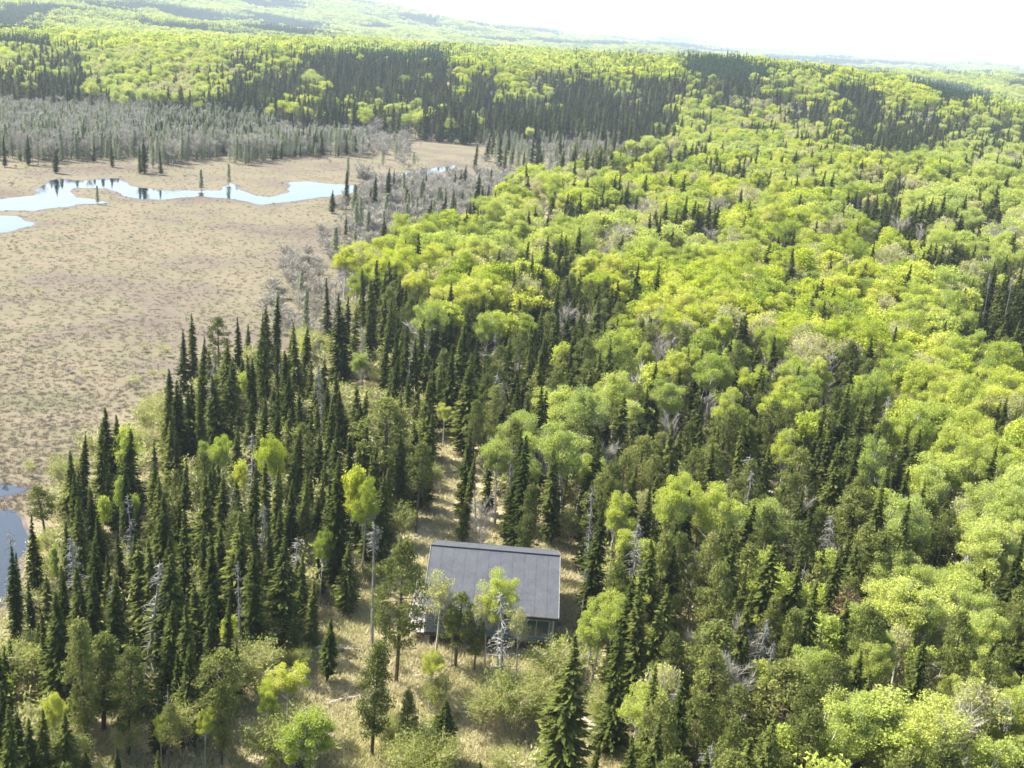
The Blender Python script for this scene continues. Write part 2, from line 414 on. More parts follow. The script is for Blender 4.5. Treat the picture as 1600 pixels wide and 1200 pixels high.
def tuft(seed, n=26, h=0.55, sp=0.3, wd=0.035):
    s = Soup(seed); r = s.r
    a = np.stack([r.normal(size=n) * sp * .5, r.normal(size=n) * sp * .5, np.full(n, -0.03)], 1)
    b = a + np.stack([r.normal(size=n) * h * .45, r.normal(size=n) * h * .45, h * r.uniform(.5, 1.1, n)], 1)
    s.sliver(a, b, wd, r.random(n), 0); return s
def grove(seed, kind, n=8, W=14):
    """a patch of many trees for the far hills; every tree is a separate little crown"""
    s = Soup(seed); r = s.r
    for i in range(n):
        x, y = r.uniform(-W / 2, W / 2, 2)
        if kind == 'A' or (kind == 'M' and i % 2):
            H = r.uniform(8, 12); R = r.uniform(1.8, 3.0); k = 90
            g = r.normal(size=(k, 3)); g[:, 2] = np.abs(g[:, 2]) * 1.1 - .35; g /= np.linalg.norm(g, axis=1)[:, None]
            c = np.array([x, y, H - R * .9]) + g * np.array([R, R, R * .95]) * r.uniform(.75, 1.05, (k, 1))
            s.leaves(c, 0.95, np.clip(.4 * r.random() + .6 * r.random(k), 0, 1), .9, up=.3)
            s.tube([(x, y, 0), (x, y, H * .7)], [.14, .08], 3, 1)
        else:
            H = r.uniform(8, 13); R = r.uniform(1.0, 1.6); k = 64
            u = r.random(k); a = r.random(k) * 6.3; rr = R * (1 - u) ** .8 + .08
            c = np.stack([x + np.cos(a) * rr, y + np.sin(a) * rr, H * (.1 + .9 * u)], 1)
            d = np.stack([np.cos(a), np.sin(a), np.full(k, -.6)], 1) * .55; e = np.stack([-np.sin(a), np.cos(a), np.zeros(k)], 1) * (.25 + .3 * (1 - u))[:, None]
            s.tri(np.stack([c + e - d, c - e - d * .8, c + d * .7 + np.array([0, 0, .1])], 1), np.clip(.5 * r.random() + .5 * r.random(k), 0, 1), 2 if kind == 'M' else 0)
            s.tube([(x, y, 0), (x, y, H * .96)], [.12, .02], 3, 1)
    return s

protos = {}      # kind -> list of (crown_mesh, trunk_mesh)
mid = {}         # kind -> collection of joined low-detail trees for the mass behind
def add_proto(kind, s, leafm, woodm, third=None, fol='crown'):
    V, T, Mi = s.arrays(); F = np.arange(len(V)).reshape(-1, 3)
    res = []
    for sel, nm in (((Mi != 1), fol), ((Mi == 1), 'trunk')):
        if not sel.any(): res.append(None); continue
        f = F[sel]; v = V[f.ravel()]; t = T[f.ravel()]
        mats = [leafm] + ([third] if third else []) if nm == fol else [woodm]
        me = new_mesh(nm + '_' + kind, v, np.arange(len(v)).reshape(-1, 3), mats, t, (Mi[sel] // 2) if (nm == fol and third) else None)
        res.append(me)
    protos.setdefault(kind, []).append(res)
def add_mid(kind, s, mats, scale=1.0):
    V, T, Mi = s.arrays()
    me = new_mesh('mass_' + kind, V * scale, np.arange(len(V)).reshape(-1, 3), mats, T, Mi)
    if kind not in mid: mid[kind] = bpy.data.collections.new('mass_' + kind)
    o = bpy.data.objects.new('mass_%s_%02d' % (kind, len(mid[kind].objects)), me); mid[kind].objects.link(o)

for i in range(7):
    add_proto('spruce', spruce(100 + i, 10, [1.3, 1.05, 1.5, 1.15, 1.4, 0.95, 1.65][i], base=[.06, .1, .04, .14, .07, .05, .05][i], dens=1.9, size=.78, gaps=.25 * (i % 3 == 1)), M_SPR, M_BRK)
    add_proto('aspen', aspen(200 + i, 10, [2.1, 2.5, 1.8, 2.3, 2.0, 2.7, 1.6][i], nl=16000, size=.102, ncl=50, lobes=.5, twigs=420, low=[.4, .45, .35, .5, .4, .45, .3][i]), M_ASP, M_ABK)
for i in range(6):
    add_proto('pine', pine(300 + i, 10, [1.4, 1.7, 1.2, 1.6, 1.9, 1.3][i], low=[.3, .35, .22, .42, .3, .5][i], ncl=[60, 48, 70, 44, 64, 40][i], top=[.9, .2, 0, .9, .3, .9][i]), M_PIN, M_BRK)
for i in range(3):
    add_proto('budding', aspen(240 + i, 10, 2.2 + .3 * i, nl=2600, size=.17, twigs=1500, low=.4), M_YEL, M_ABK)
    add_proto('snag', snag(400 + i, 10, [1.7, 1.3, 2.0][i], nb=[95, 70, 110][i], lichen=[5, 2, 5][i]), M_LIC, M_SNG)
    add_proto('bare', bare(420 + i, 10, 3.0 + .3 * i, nl=30, tw=44, wd=.022), M_BAR, M_GRY)
    add_proto('dying', pine(340 + i, 10, 1.5, per=34), M_RED, M_SNG)
    add_proto('tamarack', tamarack(440 + i, 10, 1.4, 330), M_TAM, M_BRK)
for i in range(5):
    add_proto('willow', bare(460 + i, 2.6, 1.5, nl=9, tw=16, stems=6, buds=3200, wd=.02), M_STR, M_SNG, M_WIL)
add_proto('thin_snag', snag(480, 10, .8, nb=46, lichen=4, top_only=True), M_LIC, M_SNG)
for i in range(6):
    add_mid('spruce', spruce(500 + i, 10, [1.3, 1.1, 1.5, 1.2, 1.4, 1.0][i], dens=.75, size=1.3), [M_SPR, M_BRK])
    add_mid('aspen', aspen(520 + i, 10, [2.1, 2.6, 1.8, 2.4, 2.0, 2.9][i], nl=3000, size=.25, ncl=26, twigs=60, low=.42, puff=1.4), [M_ASP, M_ABK])
for i in range(4):
    add_mid('pine', pine(540 + i, 10, 1.3 + .2 * i, per=26, ncl=46, size=.38), [M_PIN, M_BRK])
    add_mid('budding', aspen(560 + i, 10, 2.4, nl=1000, size=.3, twigs=700, low=.4), [M_YEL, M_ABK])
    add_mid('bare', bare(580 + i, 10, 3.0, nl=20, tw=26, wd=.045), [M_BAR, M_GRY])
    add_mid('tamarack', tamarack(600 + i, 10, 1.9, 230), [M_TAM, M_BRK])
    add_mid('brush', bare(620 + i, 2.4, 1.4, nl=7, tw=12, stems=4, wd=.04), [M_BAR, M_SNG])
    add_mid('willow', bare(640 + i, 2.0, 1.2, nl=5, tw=9, stems=5, buds=320, wd=.035), [M_STR, M_SNG, M_WIL])
    add_mid('sedge', tuft(660 + i, 24, .5, .7, .05), [M_SED])
    add_mid('straw', tuft(670 + i, 26, .55, .8, .05), [M_STR])
    add_mid('farA', grove(680 + i, 'A'), [M_ASP, M_ABK]); add_mid('farS', grove(700 + i, 'S', 12), [M_FAR, M_BRK])
    add_mid('farM', grove(720 + i, 'M', 10), [M_ASP, M_BRK, M_FAR])
for i in range(2):
    add_mid('snag', snag(740 + i, 10, 1.3, nb=60, lichen=3), [M_LIC, M_SNG])

# ------------------------------------------------------------------ scatter with geometry nodes (the mass only)
_groups = {}
def scatter(name, kind, P, rot, scl, label, category='forest'):
    n = len(P)
    if n == 0: return
    me = bpy.data.meshes.new(name); me.vertices.add(n); me.vertices.foreach_set('co', np.asarray(P, np.float32).ravel())
    a = me.attributes.new('rot', 'FLOAT_VECTOR', 'POINT'); a.data.foreach_set('vector', np.asarray(rot, np.float32).ravel())
    a = me.attributes.new('scl', 'FLOAT_VECTOR', 'POINT'); a.data.foreach_set('vector', np.asarray(scl, np.float32).ravel())
    a = me.attributes.new('pick', 'INT', 'POINT'); a.data.foreach_set('value', RNG.integers(0, len(mid[kind].objects), n).astype(np.int32))
    o = link(name, me, kind='stuff', label=label, category=category)
    if kind not in _groups:
        g = bpy.data.node_groups.new('scatter_' + kind, 'GeometryNodeTree')
        g.interface.new_socket('Geometry', in_out='INPUT', socket_type='NodeSocketGeometry')
        g.interface.new_socket('Geometry', in_out='OUTPUT', socket_type='NodeSocketGeometry')
        gi = g.nodes.new('NodeGroupInput'); go = g.nodes.new('NodeGroupOutput')
        ip = g.nodes.new('GeometryNodeInstanceOnPoints'); ci = g.nodes.new('GeometryNodeCollectionInfo')
        ci.inputs['Collection'].default_value = mid[kind]; ci.inputs['Separate Children'].default_value = True; ci.inputs['Reset Children'].default_value = True
        mp = g.nodes.new('GeometryNodeMeshToPoints')
        def na(nm, dt):
            q = g.nodes.new('GeometryNodeInputNamedAttribute'); q.data_type = dt; q.inputs['Name'].default_value = nm; return q.outputs['Attribute']
        g.links.new(gi.outputs[0], mp.inputs['Mesh']); g.links.new(mp.outputs[0], ip.inputs['Points'])
        g.links.new(ci.outputs[0], ip.inputs['Instance']); ip.inputs['Pick Instance'].default_value = True
        g.links.new(na('pick', 'INT'), ip.inputs['Instance Index']); g.links.new(na('rot', 'FLOAT_VECTOR'), ip.inputs['Rotation']); g.links.new(na('scl', 'FLOAT_VECTOR'), ip.inputs['Scale'])
        g.links.new(ip.outputs[0], go.inputs[0]); _groups[kind] = g
    md = o.modifiers.new('scatter', 'NODES'); md.node_group = _groups[kind]
    return o

# ------------------------------------------------------------------ ground sheet
ys = [-70.0]
while ys[-1] < 11000:
    y_ = ys[-1]; ys.append(y_ + max(1.6, 0.0105 * y_))
ys = np.array(ys); ts = np.linspace(-1, 1, 260)
YY, TT = np.meshgrid(ys, ts, indexing='ij'); XX = TT * (85 + 0.74 * np.maximum(YY, 0))
ZZ = height(XX, YY)
nr, nc = XX.shape
V = np.stack([XX, YY, ZZ], -1).reshape(-1, 3)
idx = np.arange(nr * nc).reshape(nr, nc)
F = np.stack([idx[:-1, :-1], idx[:-1, 1:], idx[1:, 1:], idx[1:, :-1]], -1).reshape(-1, 4)
G, t, b = mat('land', 1.0, 0.05)
geo = t.nodes.new('ShaderNodeNewGeometry'); pos = geo.outputs['Position']
wet = t.nodes.new('ShaderNodeAttribute'); wet.attribute_name = 'wet'
far_ = t.nodes.new('ShaderNodeAttribute'); far_.attribute_name = 'far'
marsh = ramp(t, noise(t, 0.032, 9, pos, 0.68), [(0.36, (0.085, 0.071, 0.058)), (0.44, (0.118, 0.100, 0.080)), (0.50, (0.128, 0.122, 0.073)), (0.56, (0.162, 0.136, 0.094)), (0.64, (0.10, 0.105, 0.058))])
marsh = mix(t, 0.28, marsh, ramp(t, noise(t, 0.9, 5, pos), [(0.3, (0.14, 0.112, 0.08)), (0.55, (0.20, 0.165, 0.115)), (0.75, (0.26, 0.22, 0.155))]))
floor_ = ramp(t, noise(t, 0.35, 6, pos), [(0.3, (0.07, 0.065, 0.03)), (0.42, (0.22, 0.185, 0.10)), (0.52, (0.36, 0.315, 0.19)), (0.68, (0.50, 0.445, 0.29)), (0.8, (0.22, 0.23, 0.09))])
floor_ = mix(t, 0.4, floor_, ramp(t, noise(t, 2.6, 4, pos), [(0.35, (0.09, 0.08, 0.045)), (0.6, (0.32, 0.27, 0.17)), (0.8, (0.45, 0.40, 0.27))]))
farc = ramp(t, noise(t, 0.0065, 8, pos, 0.7), [(0.38, (0.045, 0.08, 0.035)), (0.48, (0.10, 0.14, 0.05)), (0.56, (0.24, 0.30, 0.07)), (0.75, (0.32, 0.38, 0.09))])
col = mix(t, wet.outputs['Fac'], floor_, marsh); col = mix(t, far_.outputs['Fac'], col, farc)
t.links.new(col, b.inputs['Base Color'])
bp = t.nodes.new('ShaderNodeBump'); bp.inputs['Strength'].default_value = 0.35; bp.inputs['Distance'].default_value = 0.15
t.links.new(noise(t, 1.3, 6, pos), bp.inputs['Height']); t.links.new(bp.outputs[0], b.inputs['Normal'])
me = new_mesh('ground', V, F, [G], smooth=True)
dd = edge_dist(XX, YY).ravel()
wetv = 1 - ss(dd + 4 * N2(XX / 6, YY / 6).ravel(), -3, 6); wetv *= 1 - ss(V[:, 1], 430, 520)
a = me.attributes.new('wet', 'FLOAT', 'POINT'); a.data.foreach_set('value', wetv.astype(np.float32))
a = me.attributes.new('far', 'FLOAT', 'POINT'); a.data.foreach_set('value', ss(V[:, 1], 900, 1800).astype(np.float32))
link('ground', me, kind='structure', label='open marsh and forest floor rolling away to far wooded hills')

# ------------------------------------------------------------------ water
W_, t, b = mat('still_water', 0.04, 0.5); b.inputs['Coat Weight'].default_value = 0.75; b.inputs['Coat Roughness'].default_value = 0.05
b.inputs['Base Color'].default_value = (0.012, 0.018, 0.022, 1); b.inputs['IOR'].default_value = 1.33
bp = t.nodes.new('ShaderNodeBump'); bp.inputs['Strength'].default_value = 0.08; bp.inputs['Distance'].default_value = 0.04
geo = t.nodes.new('ShaderNodeNewGeometry'); t.links.new(noise(t, 1.4, 3, geo.outputs['Position']), bp.inputs['Height']); t.links.new(bp.outputs[0], b.inputs['Normal'])
MUD, t, b = mat('wet_mud', 0.5, 0.4); t.links.new(ramp(t, noise(t, .8, 5), [(.3, (.05, .035, .025)), (.7, (.13, .10, .075))]), b.inputs['Base Color'])
def water(name, label, pts, wig=1.0):
    P = np.array([at(x, y, 0.03)[:2] for x, y in pts]); out = []
    for p, q in zip(P, np.roll(P, -1, 0)):
        n = max(2, int(np.linalg.norm(q - p) / 1.2))
        for k in range(n): out.append(p + (q - p) * k / n)
    out = np.array(out)
    out = out + wig * np.stack([N1(out[:, 0] / 3.1, out[:, 1] / 3.1), N2(out[:, 0] / 3.3, out[:, 1] / 3.3)], 1) * 0.9
    import bmesh
    bm = bmesh.new(); vs = [bm.verts.new((x, y, 0.03)) for x, y in out]; f = bm.faces.new(vs)
    if f.normal.z < 0: f.normal_flip()
    bmesh.ops.triangulate(bm, faces=[f]); bmesh.ops.recalc_face_normals(bm, faces=bm.faces)
    for f in bm.faces:
        if f.normal.z < 0: f.normal_flip()
    me = bpy.data.meshes.new(name); bm.to_mesh(me); bm.free(); me.materials.append(W_)
    link(name, me, kind='structure', label=label)
    c_ = out - np.roll(out, 1, 0); nrm = np.stack([c_[:, 1], -c_[:, 0]], 1); nrm /= np.linalg.norm(nrm, axis=1)[:, None] + 1e-9
    ar = np.sum(out[:, 0] * np.roll(out[:, 1], -1) - np.roll(out[:, 0], -1) * out[:, 1]); nrm *= np.sign(ar)
    q = out + nrm * (0.35 + 0.9 * np.clip(N3(out[:, 0] / 4, out[:, 1] / 4) + .4, 0, 1))[:, None]
    bm = bmesh.new(); f = bm.faces.new([bm.verts.new((x, y, 0.015)) for x, y in q])
    bmesh.ops.triangulate(bm, faces=[f])
    for f in bm.faces:
        if f.normal.z < 0: f.normal_flip()
    me = bpy.data.meshes.new('mud_bank'); bm.to_mesh(me); bm.free(); me.materials.append(MUD)
    link('mud_bank', me, kind='structure', label='dark wet mud along the water edge of the ' + name.replace('_', ' ')); return out
WAT = []
WAT.append(water('river_water', 'pale winding creek reflecting the bright sky across the marsh',
  [(-260, 330), (0, 312), (52, 305), (74, 284), (100, 279), (130, 283), (187, 278), (207, 291), (245, 297), (340, 298), (354, 290), (364, 287), (384, 301), (415, 308), (450, 302), (455, 285), (485, 284), (522, 288), (560, 290), (598, 284), (612, 271), (665, 264), (712, 258), (712, 262), (690, 269), (655, 283), (620, 292), (560, 300), (520, 308), (480, 310), (455, 316), (410, 320), (370, 312), (310, 306), (260, 312), (215, 311), (190, 303), (165, 294), (120, 294), (112, 301), (120, 308), (166, 317), (120, 319), (92, 325), (50, 329), (0, 329), (-260, 352)]))
WAT.append(water('pool_water', 'small pale pool by the near bank of the creek', [(-260, 366), (0, 338), (28, 338), (40, 345), (58, 348), (40, 357), (0, 364), (-260, 392)]))
WAT.append(water('pond_water', 'deep blue pond beside the dark spruces', [(-330, 830), (-100, 795), (0, 800), (20, 798), (36, 812), (42, 840), (35, 872), (28, 902), (12, 946), (-60, 990), (-330, 1160)], .5))
WAT.append(water('ditch_water', 'narrow blue strip of water at the marsh edge', [(-330, 775), (0, 756), (34, 759), (44, 763), (28, 768), (0, 774), (-330, 800)], .5))
def in_water(x, y, grow=0.0):
    r = np.zeros(x.shape, bool)
    for P in WAT:
        c = np.zeros(x.shape, bool)
        for (ax, ay), (bx, by) in zip(P[::2], np.roll(P[::2], -1, 0)):
            if ay == by: continue
            k = ((ay > y) != (by > y)) & (x < (bx - ax) * (y - ay) / (by - ay) + ax); c ^= k
        r |= c
    return r

# ------------------------------------------------------------------ candidate trees
# hand placed: kind, px, py of the tip, height in metres, width factor, own label or None
HERO = [
 ('spruce', 517, 433, 10.5, .7), ('spruce', 537, 458, 11.5, 1.1), ('spruce', 433, 458, 11, 1.0), ('spruce', 413, 487, 11, .95), ('spruce', 389, 503, 6, 1),
 ('spruce', 472, 504, 10.5, 1.0), ('spruce', 358, 525, 10.5, 1.15), ('spruce', 314, 548, 10, 1.0), ('spruce', 273, 592, 9.5, 1.2), ('spruce', 179, 643, 8.5, 1.15),
 ('spruce', 155, 660, 8.8, .9), ('spruce', 119, 740, 8.6, 1.1), ('spruce', 450, 573, 9, .8), ('spruce', 512, 590, 9, .7), ('spruce', 562, 600, 8.5, 1.3),
 ('spruce', 582, 433, 8, .9), ('spruce', 600, 420, 11, .9), ('spruce', 618, 430, 10.5, .9), ('spruce', 603, 517, 8, .8), ('spruce', 622, 510, 8.5, .9),
 ('spruce', 636, 507, 10, 1.1), ('spruce', 674, 503, 7, .9), ('spruce', 709, 487, 9, 1.3), ('spruce', 748, 530, 10.5, 1.2), ('spruce', 762, 562, 9.5, 1.0),
 ('spruce', 532, 716, 11.3, 1.25), ('spruce', 451, 743, 8, .8), ('spruce', 478, 732, 8.2, .8), ('spruce', 457, 690, 8.5, .8), ('spruce', 240, 685, 7, .9),
 ('spruce', 240, 715, 8, 1.0), ('spruce', 91, 918, 9.6, 1.25), ('spruce', 72, 950, 7, .95), ('spruce', 22, 862, 6.6, .8), ('spruce', 50, 798, 8.5, .8), ('spruce', 166, 862, 6.8, .8),
 ('spruce', 262, 862, 9.6, 1.35), ('spruce', 325, 850, 8.2, 1.4), ('spruce', 150, 885, 6.6, .9), ('spruce', 367, 820, 8.5, .9), ('spruce', 313, 812, 7.2, .8),
 ('spruce', 0, 1050, 9, 1.2), ('spruce', 12, 1108, 8, 1.1), ('spruce', 100, 1102, 5.5, 1.0), ('spruce', 44, 1118, 5.8, .9), ('spruce', 247, 1166, 4, .9),
 ('spruce', 182, 1160, 4, .8), ('spruce', 93, 888, 7, .8), ('spruce', 190, 825, 7, .8), ('spruce', 430, 815, 8.0, .8), ('spruce', 400, 800, 7.5, .8),
 ('spruce', 896, 988, 11.2, 1.25), ('spruce', 979, 968, 9.0, 1.05), ('spruce', 938, 792, 10, 1.2), ('spruce', 1047, 914, 8.6, 1.15), ('spruce', 1137, 858, 8.5, 1.1),
 ('spruce', 930, 1152, 3.6, 1.1), ('spruce', 692, 1084, 4.6, 1.9), ('spruce', 478, 1120, 3.6, 1.2), ('spruce', 463, 966, 3.4, 1.7), ('spruce', 1168, 845, 8, 1.0), ('spruce', 733, 667, 8.6, .9),
 ('spruce', 815, 476, 7, 1.0), ('spruce', 755, 395, 7, .7), ('spruce', 1245, 500, 8, .8), ('spruce', 960, 505, 8, 1.0), ('spruce', 1065, 545, 8.5, .8), ('spruce', 1130, 560, 9, .8), ('spruce', 1178, 512, 7, .8),
 ('spruce', 543, 262, 9.5, 1.1), ('spruce', 520, 295, 5.5, 1.4), ('spruce', 555, 298, 5, 1.2), ('spruce', 616, 262, 7.5, .6), ('spruce', 667, 266, 6.5, .7), ('spruce', 602, 338, 8, 1.6), ('spruce', 768, 258, 9, .7), ('spruce', 715, 305, 7.5, .7),
 ('spruce', 687, 325, 7.5, .7), ('spruce', 587, 290, 4.5, .5), ('spruce', 597, 314, 3.4, 1.8), ('spruce', 690, 290, 6.5, .7), ('spruce', 711, 265, 6, .7), ('spruce', 752, 290, 8, .7), ('spruce', 782, 280, 6, .7), ('spruce', 738, 300, 10, .7), ('spruce', 728, 330, 9, .6), ('spruce', 748, 318, 10, .7), ('spruce', 86, 232, 6, 1.5),
 ('spruce', 42, 208, 8, .9), ('spruce', 225, 215, 9, 1.1), ('spruce', 218, 222, 8, 1), ('spruce', 251, 230, 7, .8), ('spruce', 30, 215, 6, .8), ('spruce', 175, 225, 6, 1), ('spruce', 5, 210, 8, 1),
 ('snag', 223, 875, 9.4, 1.15), ('snag', 115, 835, 8.2, .9), ('snag', 205, 760, 9, .8), ('snag', 170, 918, 7, .8), ('snag', 378, 880, 8.0, .7), ('snag', 263, 1066, 5.8, .5), ('snag', 463, 838, 5.6, 1.9),
 ('thin_snag', 591, 815, 9.4, .9), ('snag', 803, 918, 8.9, 1.25), ('snag', 1195, 962, 7.6, 1.0), ('thin_snag', 915, 886, 5.6, .7), ('snag', 1140, 725, 7, .8), ('snag', 785, 590, 8, .9), ('snag', 1272, 855, 6, .8), ('snag', 1205, 1000, 7, .8),
 ('snag', 640, 555, 7, .6), ('snag', 1425, 330, 8, 1.2), ('snag', 1370, 470, 8, .7), ('thin_snag', 1555, 425, 11, .5), ('thin_snag', 1585, 430, 11, .5),
 ('pine', 632, 834, 10.8, .85), ('pine', 720, 921, 5.8, 1.15), ('pine', 590, 1000, 7.8, .95), ('pine', 157, 982, 6.8, 1.4), ('pine', 346, 1006, 7.2, 1.15), ('pine', 612, 617, 11, 1.3), ('pine', 657, 690, 8.2, 1.0),
 ('pine', 1120, 968, 8.2, 1.6), ('pine', 1246, 1030, 7.6, 1.5), ('pine', 1347, 688, 9, 1.6), ('pine', 68, 758, 5.5, 1.3), ('pine', 840, 505, 8, 1.2), ('pine', 880, 545, 8, 1.2), ('pine', 912, 545, 8, 1.2),
 ('pine', 640, 1075, 5.2, .9), ('pine', 1015, 972, 5, 1.1), ('pine', 1130, 640, 9, 1.2), ('pine', 1030, 690, 8, 1.2), ('pine', 1260, 700, 9, 1.3), ('pine', 1290, 640, 8.5, 1.1), ('pine', 1400, 820, 9, 1.5), ('pine', 1330, 760, 9, 1.3),
 ('aspen', 567, 546, 5.8, 1.0), ('aspen', 697, 626, 5.0, .9), ('aspen', 578, 690, 5, .6), ('aspen', 785, 676, 8.5, .95), ('aspen', 763, 476, 7.5, 1.1), ('aspen', 790, 896, 7.2, .8), ('aspen', 822, 690, 7, .5),
 ('aspen', 452, 1024, 5.5, 1.15), ('aspen', 420, 1060, 5.0, .7), ('aspen', 500, 1094, 6.5, 1.35), ('aspen', 676, 1012, 4.6, .75), ('aspen', 940, 928, 7.5, .8), ('aspen', 925, 950, 6.5, .8), ('aspen', 960, 940, 6.5, .7), ('aspen', 984, 812, 8.2, .85),
 ('budding', 1037, 1038, 7.0, 1.0), ('aspen', 985, 612, 9, 1.25), ('aspen', 885, 604, 9, 1.45), ('aspen', 940, 590, 8.5, .8), ('aspen', 1090, 538, 9, .85), ('aspen', 1005, 526, 9, .8), ('aspen', 1190, 562, 9, 1.1), ('aspen', 1040, 445, 9, 1.2),
 ('aspen', 910, 706, 7.2, 1.0), ('aspen', 840, 700, 7, .6), ('budding', 1013, 764, 7, .8), ('bare', 866, 672, 7.5, .9), ('bare', 1037, 532, 8.5, .7), ('bare', 945, 690, 7, .7), ('bare', 1268, 548, 9, .8), ('budding', 1258, 512, 10, 1.2),
 ('aspen', 1328, 598, 8.5, .85), ('aspen', 1490, 700, 9.5, 1.5), ('aspen', 1445, 622, 8.5, 1.2), ('aspen', 1500, 608, 8.5, .9), ('aspen', 1556, 594, 9.5, 1.2), ('aspen', 1205, 862, 8.0, 1.3), ('aspen', 1190, 776, 8, 1.3), ('budding', 1222, 790, 7, .8),
 ('aspen', 1430, 905, 8.5, 1.25), ('aspen', 1455, 930, 8, .9), ('aspen', 1510, 902, 8.5, .9), ('aspen', 1525, 965, 7.5, 1.0), ('aspen', 1385, 1066, 9, 1.6), ('aspen', 1340, 1090, 8.5, 1.1), ('aspen', 1455, 1085, 8.5, 1.2), ('budding', 1530, 1062, 8, 1.1),
 ('dying', 1340, 912, 8, 1.1), ('aspen', 1572, 798, 9.5, 1.3), ('aspen', 1420, 555, 9, 1.1), ('aspen', 1560, 1160, 8, 1.2), ('aspen', 1225, 585, 8, .8), ('budding', 690, 886, 6.8, .85), ('budding', 768, 915, 6.6, .6), ('budding', 818, 945, 5.8, .7), ('pine', 748, 958, 4.4, .9), ('aspen', 712, 945, 4.6, .7), ('dying', 1000, 945, 6, .6), ('aspen', 1585, 690, 9.5, 1.1),
 ('aspen', 1380, 450, 9.5, 1.4), ('aspen', 1480, 480, 9.5, 1.3), ('aspen', 1230, 430, 9, 1.3), ('aspen', 1000, 420, 9, 1.3), ('aspen', 920, 400, 9, 1.2), ('aspen', 1150, 400, 9, 1.3), ('budding', 1130, 470, 9.5, 1.3),
]
trees = []      # dict(kind, x, y, z, H, w, hero)
def ground_at_tip(px, py, H):
    z = 2.0
    for _ in range(12):
        p = at(px, py, z + H); z = float(height(p[0:1], p[1:2])[0])
    return p[0], p[1], z
for k_, px, py, H_, wf in HERO:
    x, y, z = ground_at_tip(px, py, H_)
    trees.append(dict(kind=k_, x=x, y=y, z=z, H=H_, w=wf, hero=True))
hx = np.array([(q['x'], q['y'], q['w'] * (1.1 if q['kind'] in ('spruce', 'snag', 'thin_snag', 'pine') else 1.9)) for q in trees])
MIX = {
 'A': [('aspen', .83), ('budding', .06), ('bare', .03), ('spruce', .06), ('pine', .02)], 'a': [('aspen', .6), ('budding', .18), ('bare', .14), ('pine', .08)],
 'Y': [('aspen', .62), ('budding', .3), ('bare', .05), ('pine', .03)], 'S': [('spruce', .83), ('pine', .05), ('aspen', .07), ('snag', .05)],
 'P': [('pine', .34), ('spruce', .46), ('aspen', .09), ('bare', .04), ('snag', .05)], 'M': [('aspen', .28), ('pine', .26), ('spruce', .41), ('bare', .05)],
 'B': [('bare', .45), ('spruce', .28), ('budding', .15), ('aspen', .12)], 'T': [('tamarack', .50), ('bare', .30), ('spruce', .05), ('snag', .03), ('', .12)],
 'U': [('tamarack', .4), ('spruce', .45), ('bare', .15)], 't': [('tamarack', .03), ('spruce', .008), ('', .962)], 'G': [('bare', .14), ('tamarack', .08), ('', .78)],
 'g': [('bare', .26), ('tamarack', .24), ('spruce', .08), ('', .42)], 'h': [('bare', .3), ('tamarack', .15), ('spruce', .3), ('', .25)],
 'y': [('pine', .16), ('aspen', .2), ('spruce', .36), ('snag', .05), ('', .23)], 'w': [('aspen', .03), ('spruce', .03), ('', .94)], 'c': [('', 1.0)], 'm': [('', 1.0)], 'f': [('aspen', .5), ('spruce', .5)],
}
HT = {'aspen': (8, 11), 'budding': (8, 10.5), 'bare': (5, 8.5), 'spruce': (7, 11), 'pine': (7, 10), 'snag': (6, 9), 'dying': (6, 9), 'tamarack': (5, 8)}
CABX = (648, 892, 846, 1012)
def blocks_cabin(p_tip, p_base, half, y):
    if y > CABY + 2.5: return False
    if p_base[1] < CABX[2] or p_tip[1] > CABX[3]: return False
    lo, hi = min(p_tip[0], p_base[0]) - half, max(p_tip[0], p_base[0]) + half
    return hi > CABX[0] and lo < CABX[1]
CABY = at(767, 1012, 1.0)[1]
